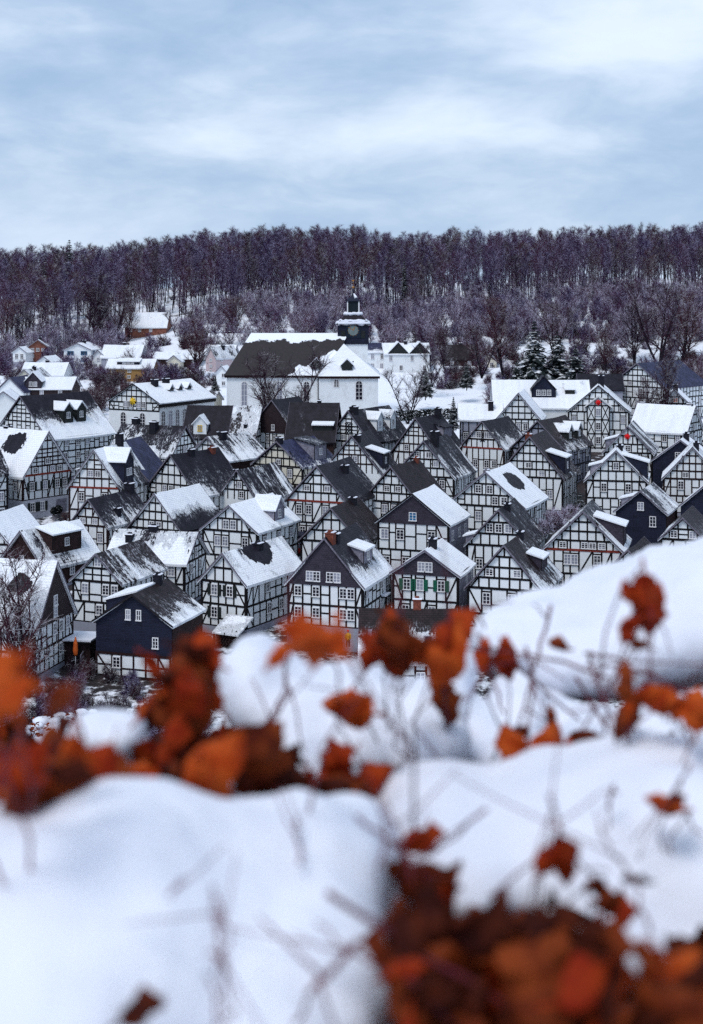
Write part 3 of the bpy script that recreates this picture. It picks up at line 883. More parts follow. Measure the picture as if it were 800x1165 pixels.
hs('F19', 'tall timbered house with a long plain navy roof at upper right', (725.5, 413), (697, 754, 440), 482, dx=62, L=15.5,
   plinth=.8, nst=3, g={0: [-.13, .1], 1: [.1]}, rows=[[-.3, 0, .3], [-.24, .0, .3], [-.24, .06, .3]], snow=.04, slide=.05, roof='slateblue', chim=(), seed=93, barge='barge')
hs('F20', 'wide timbered house with crossed braces and a red star in its front bay', (681, 438), (640, 711, 469), 512, dx=13, L=10,
   plinth=.5, nst=2, g={0: [-.38, .38]}, rows=[[-.42, .42], [-.4, .4]], snow=.82, grad=-.2, chim=((.5, .3, 1.0, 1.6, 'chimney'),), seed=94, barge='bargedark',
   extra=lambda r, k: front_bay(r, k))
hs('F21', 'lattice braced gable with a red round ornament and streaked roof', (714.5, 484.5), (688, 745, 516), 560, dx=20, L=10,
   plinth=.5, nst=2, g={0: [.0]}, dens=1.5, snow=.5, grad=.1, slide=1.0, dorm=(dict(t=.12, w=2.6, x=.85, h=1.4, side=-1, mat='greyboard', snow=1, nwin=1),), chim=(), seed=95)
hs('F22', 'tidy timbered gable with a snowy shed dormer right of it, above the navy slate house', (701, 512), (666.5, 738, 548), 590, dx=16, L=9,
   plinth=.4, nst=2, g={1: [.0]}, rows=[[.1], [-.2, .2]], snow=.7, grad=.0, slide=.4, chim=((.55, .3, .9, .5, 'chimney'),),
   dorm=(dict(t=.3, w=2.8, x=.95, h=1.9, mat='navy', snow=1, nwin=1), dict(t=.2, w=2.0, x=.8, h=1.2, side=-1, mat='greyboard', snow=1, nwin=0)), seed=96)
hs('F23', 'tall gridded gable with red brick chimney and a snowy dormer with navy cheek', (603, 496), (565, 641, 544), 582, dx=27, L=10,
   plinth=.3, nst=1, g={0: [-.3, .18], 1: [-.02]}, rows=[[.3]], dens=1.15, snow=.25, grad=.35, slide=.35, roof='tilebrown', chim=((.05, -.3, .8, .6, 'chimneyred'),),
   dorm=(dict(t=.36, w=2.9, x=.92, h=1.9, mat='navy', snow=1, nwin=1),), seed=97)
hs('F24', 'dark house with two pointed dormers between the gridded gable and the star house', (612.5, 478), (585, 646, 512), 552, dx=40, L=11,
   plinth=.4, nst=2, wall='greyblue', g={}, snow=.3, grad=.3, roof='tilebrown', chim=(), dorm=(dict(t=.42, w=1.8, x=.72, h=1.5, kind='gable', mat='darkpaint', snow=.8, nwin=1), dict(t=.78, w=1.8, x=.72, h=1.5, kind='gable', mat='darkpaint', snow=.8, nwin=1)), seed=98)
hs('F25', 'steep gable with radiating braces beside the long snowy roof', (590, 446.5), (564, 616, 478), 520, dx=13, L=9,
   plinth=.4, nst=2, g={1: []}, snow=.9, chim=(), seed=99)
hs('F26', 'long house with a broad snowy roof and a navy dormer with three windows', (668, 432), (640, 700, 462), 500, az=-88, W=10.5, L=17,
   timber=False, wall='white', plinth=.3, nst=1, rows=[[]], g={}, snow=.96, grad=.12, slide=.05, chim=(), side=(3, 6), seed=100, barge='barge', group=None, name='long_house',
   dorm=(dict(t=.48, w=4.2, x=.62, h=1.5, kind='gable', side=-1, mat='navy', snow=.3, nwin=3), dict(t=.2, w=1.6, x=.5, h=.8, side=-1, mat='darkpaint', snow=1, nwin=0)))
hs('F27', 'small house with clean snowy roof and dark chimney left of the radiating gable', (570, 459), (545, 590, 476), 512, az=-86, W=7.5, L=7.2,
   plinth=.3, nst=1, g={}, snow=.96, slide=.02, chim=((.25, -1.2, .9, 1.3, 'chimney'),), side=(0, 3), wall='greyblue', seed=101)
hs('F28', 'timbered gable with a small lattice panel at the top and dark red eave beam', (549, 478.5), (524.5, 575, 510.5), 547, dx=35, L=10,
   plinth=.3, nst=1, g={1: [-.2, -.08, .1, .2]}, rows=[[-.16, .1, .27]], beam='timber_brown', redbeam=True, snow=.42, grad=.55, slide=.4, chim=(), seed=102, dens=1.15,
   extra=lambda r, k: lattice(r, k, k['H'] - 2.6, 1.1, 1.5))
hs('F29', 'dark brown gridded gable with slate roof and tall chimney below the hedge line', (473.5, 475), (446, 502, 516), 545, dx=31, L=9,
   plinth=.3, nst=1, g={0: [-.2, .1, .22], 1: []}, rows=[[-.2, .2]], beam='timber_brown', snow=.14, grad=.3, chim=((.85, .2, .9, 1.2, 'chimney'),), dens=1.25,
   dorm=(dict(t=.7, w=2.8, x=.6, h=1.2, mat='greyboard', snow=.3, nwin=0),), seed=103)
hs('F30', 'timbered gable with a tall dark chimney on its streaky slate roof, church town centre', (482.5, 501), (448, 519, 543), 586, dx=30, L=10,
   plinth=.4, nst=2, g={2: [-.12, .08], 1: [.2]}, rows=[[0, .3], [-.2, .3]], snow=.36, grad=.3, slide=.8, chim=((.3, .6, 1.0, 1.7, 'chimney'),), seed=104, dens=1.1)
hs('F31', 'timbered gable with plain dark roof directly behind the blue shuttered slate house', (445.5, 530), (413, 480, 572), 618, dx=33, L=9,
   plinth=.4, nst=2, g={1: [-.08, .12]}, rows=[[0], [-.12, .05, .3]], snow=.12, grad=.1, roof='tilebrown', chim=((.9, .2, .6, .5, 'chimneyred'),), seed=105)
hs('F32', 'slate gabled house with one blue shuttered window and a clean white roof', (470, 561), (428, 513, 595.5), 662, dx=27.5, L=8.5,
   gable='shingle', plinth=.5, nst=2, g={0: [.0]}, rows=[[-.38, -.1, .3], [-.4, -.18, .26]], snow=.96, grad=.0, slide=.05, chim=(), sidewall='greyboard', seed=106,
   gwin=('frame', 'frameblue'), ww=.95, barge='bargedark')
hs('F33', 'gridded timber gable whose white roof has one large dark bare patch', (553, 536), (512, 600, 576), 634, dx=36, L=10.5,
   plinth=.4, nst=2, g={0: [.12, .24], 1: [-.1, .05]}, rows=[[-.25, -.08], [-.3, -.1, .15]], dens=1.15, snow=.93, grad=.05, slide=.1, bare=(.55, .38, 1.5), chim=((.12, -.3, .6, .3, 'stone'),), seed=107, redbeam=False)
hs('F34', 'timbered gable with a band of three bright windows, left of the snow dusted bush', (567.5, 579), (529, 606, 622), 668, dx=27, L=9.5,
   plinth=.4, nst=1, g={1: [-.14, .0, .15]}, rows=[[-.3, .1]], snow=.34, grad=.2, slide=.7, chim=((.35, .4, .7, .6, 'chimney'),), seed=108, dorm=(dict(t=.08, w=2.0, x=.95, h=.9, side=-1, mat='greyboard', snow=1, nwin=0),))
hs('F35', 'gridded gable with snow topped dormer of navy cheek below the lattice gable', (400.5, 495), (365, 437, 539), 566, dx=20, L=9,
   plinth=1.4, plmat='white', nst=0, g={0: [0.0, ], 1: [.05]}, rows=[], dens=1.2, snow=.25, grad=.35, slide=.5, chim=((.1, .5, 1.0, .5, 'chimney'),), beam='timber_brown',
   dorm=(dict(t=.35, w=2.7, x=.88, h=1.8, mat='navy', snow=.9, nwin=1),), seed=109)
hs('F36', 'gable with a diamond lattice at its top in front of the church choir', (397, 466.5), (370, 424, 503), 540, dx=46, L=12,
   plinth=.4, nst=1, g={0: [-.12, .05]}, rows=[[-.1, .2]], snow=.28, grad=.0, chim=((.1, .2, 1.1, .7, 'chimney'),), seed=110,
   extra=lambda r, k: lattice(r, k, k['H'] - 2.9, 1.5, 1.5),
   dorm=(dict(t=.38, w=1.8, x=.68, h=2.0, kind='gable', mat='white', snow=.9, nwin=1), dict(t=.72, w=1.8, x=.68, h=2.0, kind='gable', mat='white', snow=.7, nwin=1)))
hs('F37', 'house with a plain brown slate gable below the bare tree at the church', (310, 454.5), (282, 341, 493), 532, dx=27, L=9,
   gable='shinglebrown', plinth=.4, nst=2, g={0: [.02]}, rows=[[-.3, 0], [-.1, .05, .3]], snow=.36, grad=.85, slide=.25, chim=(), ww=.6, seed=111)
hs('F38', 'dark roofed house with a snowy dormer hood in front of the church wall', (384, 458), (360, 410, 500), 536, az=-83, W=11, L=7.5,
   plinth=.4, nst=1, g={}, wall='brown', timber=False, snow=.1, chim=((.4, .2, .6, .5, 'chimney'),), side=(0, 2), seed=112, roof='slate',
   dorm=(dict(t=.25, w=3.2, x=.7, h=.9, side=-1, mat='darkpaint', snow=.94, nwin=0),))
hs('F39', 'dark roofed house with a small timbered dormer showing a yellow lit window', (263, 461), (238, 290, 496), 530, az=-84, W=10, L=7,
   plinth=.4, nst=1, g={}, snow=.16, grad=.3, chim=(), side=(0, 2), seed=113,
   dorm=(dict(t=.62, w=2.3, x=.86, h=1.7, kind='gable', side=-1, mat='white', snow=.98, nwin=1, winmat='yellow'),))  # dormer window has a yellow frame
hs('F39b', 'dark house with snow lying in stripes along the tile rows', (296.5, 461), (270, 320, 496), 531, az=-80, W=10, L=5,
   plinth=.4, nst=1, g={}, snow=.52, grad=.0, slide=.0, chim=((.35, -3.2, .5, .4, 'chimney'),), side=(0, 2), seed=114, roof='tilebrown')
hs('F40', 'timbered house with a patchy white roof below the yellow lit dormer', (236.7, 496.5), (211, 266, 523), 556, dx=40, L=9.5,
   plinth=.4, nst=1, g={0: [0]}, rows=[[0.2]], snow=.62, grad=.1, slide=.7, chim=((.3, .4, 1.1, .8, 'chimney'),), seed=115, sidewall='brown')
hs('F41', 'house with a blue grey slate roof and a grey side dormer', (316, 501.5), (286, 348, 530), 572, dx=38, L=9,
   plinth=.4, nst=2, g={0: [0.02]}, rows=[[.15], [0.02, .25]], snow=.3, grad=.4, slide=.4, roof='slateblue', chim=((.02, .2, .8, .6, 'chimney'),), seed=116, wall='cream',
   dorm=(dict(t=.62, w=2.8, x=.8, h=1.7, mat='greyboard', snow=.3, nwin=1),))
hs('F42', 'small gable with a dark green shutter and roof streaked by sliding snow', (270.5, 534), (247, 299, 569), 594, dx=38, L=10,
   plinth=.4, nst=0, g={1: [.05], 0: [.1]}, rows=[], snow=.46, grad=.15, slide=1.1, chim=((.0, -.3, .5, .3, 'chimney'),), seed=117)
hs('F43', 'tall timbered gable with bright red beams between its storeys, middle of town', (361, 529), (325, 399, 571.5), 630, dx=36, L=10.5,
   plinth=1.2, plmat='stone', nst=2, g={1: [-.17, .17]}, rows=[[-.24, -.1], [-.3, -.14, .14]], snow=.2, grad=.2, slide=.5, chim=((.6, 1.2, .8, .6, 'chimney'),), seed=118, redbeam=True)
hs('F44', 'timbered gable with reddish roof behind the brick chimney of the slate gable', (377, 577), (339.5, 415, 617), 652, dx=29, L=10,
   plinth=.4, nst=1, g={1: [], 0: []}, rows=[[.1]], snow=.12, grad=.2, roof='tilebrown', chim=((.75, .3, .9, .5, 'chimney'),), seed=119)
hs('F45', 'timbered house with rosette braces round a double window and white roof', (261.5, 574), (227, 297, 604.5), 664, dx=42, L=11,
   plinth=.4, nst=2, g={0: [-.065, .065]}, rows=[[-.2], [-.22, -.08, .28]], snow=.84, grad=-.1, slide=.3, chim=(), seed=120,
   dorm=(dict(t=.62, w=2.6, x=.8, h=1.4, kind='gable', mat='greyboard', snow=1, nwin=1),))
hs('F46', 'timbered gable with a teal lintel over its pair of windows and a two part roof', (195, 516.5), (160, 231, 563), 596, dx=45, L=10.5,
   plinth=.4, nst=1, g={0: [-.12, 0.0], }, rows=[[.2]], snow=.34, grad=.45, slide=.45, chim=((.4, .2, .8, .5, 'chimney'), (.85, .3, .8, .45, 'chimneyred')), seed=121)
hs('F47', 'timbered gable with white upper and dark lower roof slope, left of centre', (177, 560.5), (144, 211, 603), 630, dx=40, L=10,
   plinth=.4, nst=1, g={0: [-.07, .07]}, rows=[[0.2]], dens=1.15, snow=.66, grad=-1.2, slide=.2, chim=(), seed=122)
hs('F48', 'low gable with a dark roof and snow hollow around its round chimney', (101.5, 567), (77, 128, 599), 630, dx=36, L=10,
   plinth=.3, nst=1, g={0: [-.16, .16]}, rows=[[.3]], snow=.34, grad=.5, slide=.6, chim=((.95, 0, 1.0, .8, 'chimney'), (.35, 2.0, .7, .7, 'chimney')), seed=123, beam='timber_brown')
hs('F49', 'tall gable with dark red beams and a navy cross dormer under snow', (107.5, 511), (75, 141, 556.5), 608, dx=22, L=10,
   plinth=.3, nst=2, g={1: [-.07, .07]}, rows=[[-.25, .1], [-.25, .2]], redbeam=True, beam='timber_brown', snow=.6, grad=-.2, slide=.5, chim=((.75, .3, .9, 1.8, 'chimney'),), seed=124,
   dorm=(dict(t=.3, w=2.9, x=.92, h=3.3, kind='gable', mat='navy', snow=1, nwin=2), dict(t=.3, w=2.4, x=.8, h=1.3, side=-1, mat='navy', snow=1, nwin=0)))
hs('F51', 'house with a smooth blue slate roof behind the navy cross dormer', (134, 502.5), (100, 176, 546), 590, dx=16, L=8,
   plinth=.3, nst=1, g={}, snow=.06, slide=.05, roof='slateblue', chim=(), seed=125)
hs('F50', 'house whose dark roof is flecked with small patches of snow below the school', (209.5, 484.5), (192, 228, 517), 552, az=-66, W=9, L=11,
   plinth=.3, nst=2, g={0: [0.0]}, snow=.45, grad=.3, slide=.2, chim=((.45, -.8, 1.1, 1.3, 'chimney'), (.82, .4, 1.0, 1.2, 'chimney')), side=(2, 4), seed=126)
hs('F52', 'very large timbered house with two pointed dormers above the left street', (24.5, 450), (-14, 64, 498), 548, dx=59, L=13.8,
   plinth=.8, nst=3, g={0: [.16, .25], 1: []}, rows=[[-.2, .1], [-.2, .2], [-.2, .2]], snow=.5, grad=1.0, slide=.2, chim=(), seed=127, side=(6, 2), dens=1.05,
   dorm=(dict(t=.42, w=1.9, x=.66, h=2.1, kind='gable', mat='darkpaint', snow=1, nwin=1), dict(t=.62, w=1.9, x=.66, h=2.1, kind='gable', mat='darkpaint', snow=1, nwin=1)))
hs('F53', 'half-timbered inn facing the left street, shutters, grey ground floor, patches in roof snow', (54, 490), (35, 74, 540), 587, az=-52, W=9.4, L=13,
   plinth=2.6, nst=1, g={0: [-.25, .1, .25], 1: [0]}, rows=[[-.32, -.05, .2, .36]], redbeam=True, beam='timber_brown', dens=1.12, plmat='greylight', snow=.95, grad=-.05, slide=.1, bare=(.42, -.32, 1.35),
   chim=((.7, .3, .9, .5, 'chimney'),), side=(2, 4), shut=('darkpaint', (0,)), seed=128,
   extra=lambda r, k: inn_ground(r, k))
hs('F54', 'three storey timbered row house at the left edge with dark roof towards the street', (-6, 503), (-30, 18, 536), 594, az=-128, W=9, L=14,
   plinth=.5, nst=3, g={0: [0]}, snow=.2, grad=.5, slide=.3, chim=(), side=(4, 7), seed=129, dens=1.05)
hs('F55', 'house at the left edge showing only its white roof slope above the barn', (-14, 586), (-44, 16, 620), 664, dx=20, L=9,
   plinth=.4, nst=2, snow=.96, slide=.1, chim=(), seed=130)
hs('F56', 'brown gabled house with a wide snowy shed dormer above the barn', (25, 603), (-6, 58, 644), 670, dx=49, L=9.5,
   plinth=.4, nst=1, g={0: [0]}, rows=[[]], wall='brown', timber=True, beam='timber_brown', snow=.7, grad=-.05, slide=.6, chim=(), seed=131,
   dorm=(dict(t=.5, w=4.2, x=.68, h=1.7, mat='brown', snow=1, nwin=1),))
hs('F57', 'timbered house with white roof towards the viewer between two streaked roofs', (222.5, 605), (205, 240, 636), 685, az=-76, W=7.6, L=9.4,
   plinth=.4, nst=2, g={0: [0.0]}, rows=[[.2], [-.2, .2]], snow=.74, grad=.35, slide=.3, chim=((.55, .2, .9, .6, 'chimney'), (.8, -1.2, .8, .6, 'chimney')), side=(2, 3), seed=132)
# ------------------------------------------------------------------ houses behind the old town
bk = dict(group=None, timber=False, beam='timber', chim=((.5, .3, .7, .6, 'chimney'),), snow=.97, slide=.1)
def bh(key, label, *a, **k):
    kw = dict(bk); kw.update(k)
    return hs(key, label, *a, **kw)

def school_extra(r, k):
    m = MB()
    T = lambda u, n, z: (u, -n, z)
    rng = random.Random(4)
    hw, half, H = k['hw'], k['half'], k['H']
    facade(T, half, hw - 1.4, hw, H - .22 - hw, 1, [[-.16, -.06, .1, .2]], {}, rng, m, None)
    m.build('timber_frame', M['timber'], r)
    for u in (-.16, -.06, .1, .2): put_window(r, (u * half * 2, -.05, hw - .35), 0, .85, 1.1)
    m = MB(); m.box(half + .02, half + .3, -.1, k['L'] + .1, hw - .75, hw - .15)
    m.build('cornice', M['timber'], r)
    for i in range(8):
        arch_window(r, (half + .01, k['L'] * (i + .5) / 8, 3.0), PI / 2, 1.25, 3.2)
    for u in (-half * .42, half * .34): arch_window(r, (u, -.01, 2.9), 0, 1.25, 2.9)

def arch_window(root, loc, rz, w, h, panes='glass', frame='frame'):
    """round headed window: frame with glazing bars, pane as sub-part"""
    k = ('arch', w, h)
    if k not in _cache:
        n = 8; r = w / 2; zc = h - r
        out = [(-r, 0)] + [(r, 0)] + [(r * math.cos(PI * i / n), zc + r * math.sin(PI * i / n)) for i in range(n + 1)]
        fr = MB(); T = lambda u, n_, z: (u, -n_, z)
        for a, b in zip(out, out[1:] + out[:1]): fr.beam(T, a[0], a[1], b[0], b[1], .16, .06)
        fr.beam(T, 0, 0, 0, h, .08, .045)
        for i in range(1, 5): z = zc * i / 4; fr.beam(T, -r, z, r, z, .06, .04)
        pn = MB(); pn.poly([(x, -.015, z) for x, z in out])
        _cache[k] = (fr.mesh('window', M[frame], False, True), pn.mesh('pane', M[panes]))
    a, b = _cache[k]
    o = link('arched_window', a, root, loc, rz); link('pane', b, o); return o

bh('B1', 'large white school like house with arched side windows and a timbered gable, yellow star', (152.5, 436), (120, 186, 457.5), 506, dx=53, L=17, wall='white', plinth=.5, nst=0, g={}, rows=[],
   sidetimber=False, snow=.985, barge='bargedark', chim=((.28, 1, 1.0, 1.0, 'chimney'), (.48, 1, 1.0, 1.0, 'chimney')), name='school_house', cat='school house', seed=201, extra=school_extra,
   dorm=tuple(dict(t=t, w=1.3, x=.5, h=.45, kind='gable', mat='darkpaint', snow=1, nwin=0) for t in (.42, .58, .74)))
star(FR['B1'].matrix_basis @ Vector((-.1, -.25, 7.8)), .85, FR['B1'].rotation_euler.z, 'yellow star hanging on the timbered gable of the white school house', 'yellow', 8)
bh('B3', 'long white building with two dark triangular gables right of the church tower', (436, 390), (420, 452, 402), 428, az=86, W=9, L=10.5, wall='white', nst=2, rows=[[], []], g={}, side=(4, 0), seed=203, name='white_building', cat='building', roof='slate',
   dorm=tuple(dict(t=t, w=4.4, x=.96, h=.35, kind='gable', side=1, mat='darkpaint', snow=.97, nwin=0) for t in (.3, .78)))
bh('B3b', 'white annexe with navy slate roof directly behind the church tower', (417, 390), (405, 440, 400), 426, az=86, W=8, L=4.4, wall='white', nst=2, rows=[[], []], g={}, side=(2, 0), seed=204, roof='slateblue', snow=.25, grad=.9, name='annexe', cat='building', chim=())
bh('B4', 'dark red roofed house below the shrub slope, right of the white building', (543, 392), (530, 556, 408), 424, az=-86, W=9, L=8, wall='brown', nst=1, rows=[[]], g={}, side=(0, 2), seed=205, snow=.2, roof='tilebrown', name='house')
bh('B4b', 'tiny orange garden hut on the snowy slope', (499, 402), (492, 506, 405), 412, dx=3, L=3, wall='brick', plinth=0, nst=0, g={}, rows=[], seed=206, chim=(), name='garden_hut', cat='hut', side=(0, 0))
bh('B5', 'red brick house at the foot of the left forest', (43, 386), (30, 56, 395), 413, dx=-6, L=9, wall='brick', nst=2, rows=[[-.25, .25], [-.25, 0, .25]], g={}, seed=207, name='brick_house', side=(2, 2), plmat='brick')
bh('B6', 'white two storey villa with a low snowy roof near the left forest edge', (88, 390), (71, 105, 398), 418, dx=5, L=10, wall='white', nst=2, rows=[[-.25, .25], [-.25, .25]], g={}, seed=208, name='villa', winstyle='frameblue', ww=1.6, side=(2, 2))
bh('B7', 'house with a broad snowy roof just above the ochre house', (163, 392), (150, 175, 406), 422, az=-87, W=10, L=9.2, wall='greyblue', nst=1, rows=[[]], g={}, seed=209, name='house', side=(0, 3))
bh('B8', 'ochre yellow house with a snowy roof and a long dark roof window', (177, 408), (160, 190, 418), 436, az=-87, W=8, L=10.5, wall='ochre', nst=2, rows=[[], []], g={}, seed=210, name='house', side=(0, 3), plmat='ochre', chim=(),
   dorm=(dict(t=.55, w=5, x=.62, h=.7, side=-1, mat='navy', snow=1, nwin=3),))
bh('B9', 'big steep roofed house with red brown walls among trees on the left slope', (192, 355), (170, 215, 372), 391, az=-87, W=9, L=11.5, wall='brick', nst=2, rows=[[], []], g={}, seed=211, name='house', side=(0, 4), chim=(), plmat='brick')
bh('B10', 'low long house with brownish wall left of the pink gable', (229, 400), (214, 245, 407), 424, az=-87, W=8, L=10.8, wall='brown', nst=1, rows=[[]], g={}, seed=212, name='house', side=(0, 4), chim=((.05, 0, .8, 1.6, 'stone'),))
bh('B11', 'tall pale pink gabled house left of the church', (240, 394), (233, 248, 408), 431, dx=22, L=8, wall='pink', nst=3, rows=[[0], [0], [0]], g={}, seed=213, name='gable_house', snow=.6, side=(2, 2), plmat='pink', roof='slate')
bh('B12', 'small white tower like house with a flat snowy roof beside the church', (252, 416), (245, 260, 424), 446, dx=4, L=5, wall='white', nst=2, rows=[[.2], [.2]], g={}, seed=214, name='house', chim=(), side=(2, 0))
bh('B13', 'white roofed house with a slate dormer gable above the very large timbered house', (86, 428.5), (70, 100, 441), 456, az=-87, W=9, L=12, wall='shinglebrown', nst=1, rows=[[]], g={}, seed=215, name='house', side=(0, 3), chim=(),
   dorm=(dict(t=.66, w=3.4, x=.95, h=1.6, kind='gable', side=-1, mat='shingle', snow=.9, nwin=2),))
bh('B13b', 'house with a plain snowy roof below the red brick house', (77, 412), (62, 90, 426), 438, az=-87, W=9, L=9.5, wall='white', nst=1, rows=[[]], g={}, seed=216, name='house', side=(0, 2))
bh('B13c', 'small half hidden white gable in front of the red brick house', (50, 405), (42, 60, 412), 426, dx=6, L=7, wall='white', nst=1, rows=[[-.2, .2]], g={}, seed=217, name='house', side=(1, 1), chim=())
bh('B14', 'house with smooth navy roof at the upper left edge', (11, 429), (-6, 30, 446), 462, dx=8, L=9, wall='white', nst=1, rows=[[]], g={}, seed=218, name='house', snow=.05, roof='slateblue', chim=())
bh('B14b', 'white walled house with white roof cut by the left edge', (4, 445), (-16, 24, 460), 490, dx=-4, L=8, wall='white', nst=2, rows=[[], []], g={}, seed=219, name='house', chim=(), snow=.97)
bh('B15', 'snowy roofed house showing left of the church roof', (283, 379), (268, 298, 394), 410, az=-86, W=9, L=10, wall='white', nst=1, rows=[[]], g={}, seed=220, name='house', side=(0, 2))
bh('B15b', 'house with dark wall under a snowy hood left of the church', (268, 392), (250, 286, 402), 420, az=-86, W=8, L=7, wall='darkpaint', nst=1, rows=[[]], g={}, seed=221, name='house', side=(0, 2), chim=())
bh('B16', 'snowy roofed house half hidden by bare shrubs on the right slope', (681, 386), (668, 695, 396), 406, dx=8, L=9, wall='brown', nst=1, rows=[[]], g={}, seed=222, name='house', chim=(), side=(0, 0))
bh('B16b', 'low snowy shed between the snowy spruce and the timbered house on the right slope', (674, 401), (664, 684, 406), 414, dx=4, L=7, wall='brown', nst=1, rows=[[]], g={}, seed=223, name='shed', cat='shed', chim=(), side=(0, 0))
bh('B16c', 'snow covered house on the right slope above the spruces', (650, 389), (636, 664, 396), 404, az=-86, W=8, L=7, wall='white', nst=1, rows=[[]], g={}, seed=224, name='house', side=(0, 2))
bh('B16d', 'snow roofed garage below the big bare trees at right', (752, 402), (740, 764, 407), 420, az=-87, W=7, L=8, wall='cream', nst=1, rows=[[]], g={}, seed=225, name='garage', cat='garage', side=(0, 0), chim=())
bh('B16e', 'house with snowy roof left of the spruces among bare trees', (590, 386), (575, 605, 396), 408, dx=6, L=8, wall='brown', nst=1, rows=[[0]], g={}, seed=226, name='house', chim=(), side=(0, 0))
bh('B17', 'dark roofed house with a white edged gable beside the wide braced house', (706, 425), (690, 722, 442), 482, az=-85, W=9, L=8, wall='greyblue', nst=2, rows=[[], []], g={}, seed=227, name='house', snow=.12, side=(0, 2), chim=())

bh('B18', 'brown roofed house with torn snow between the school house and the church', (247, 445), (232, 262, 456), 482, az=-80, W=8, L=6, wall='cream', nst=1, rows=[[]], g={}, seed=231, name='house', side=(0, 2), snow=.55, slide=.6, roof='tilebrown')
bh('B19', 'low house with clean snowy roof just right of the school house roof', (226, 441), (214, 238, 449), 468, az=-84, W=7, L=6.5, wall='brown', nst=1, rows=[[]], g={}, seed=232, name='house', side=(0, 2))
bh('B20', 'cream house with dark roof at the left edge under the brick house', (28, 420), (14, 42, 432), 452, dx=10, L=8, wall='cream', nst=2, rows=[[-.2, .2], [-.2, .2]], g={}, seed=233, name='house', side=(2, 0), snow=.55)
bh('B21', 'small cream house with snowy roof between the ochre house and the low long house', (198, 404), (189, 207, 411), 428, dx=6, L=7, wall='cream', nst=1, rows=[[-.2, .2]], g={}, seed=234, name='house', side=(1, 1), chim=())
bh('B22', 'white gabled house among the dark shrubs right of the white villa', (112, 398), (103, 121, 406), 424, dx=7, L=8, wall='white', nst=2, rows=[[-.2, .2], [0]], g={}, seed=235, name='house', side=(2, 1), roof='slate', snow=.8)
bh('B23', 'pale house with dark roof behind the dark evergreen on the shrub slope', (556, 402), (546, 566, 410), 428, dx=5, L=7, wall='cream', nst=1, rows=[[-.2, .2]], g={}, seed=236, name='house', side=(1, 1), snow=.5, roof='slate', chim=())
bh('B24', 'white house peeping out left of the brick house below the forest', (22, 394), (13, 31, 401), 416, dx=5, L=7, wall='white', nst=1, rows=[[-.2, .2]], g={}, seed=237, name='house', side=(1, 1), chim=())

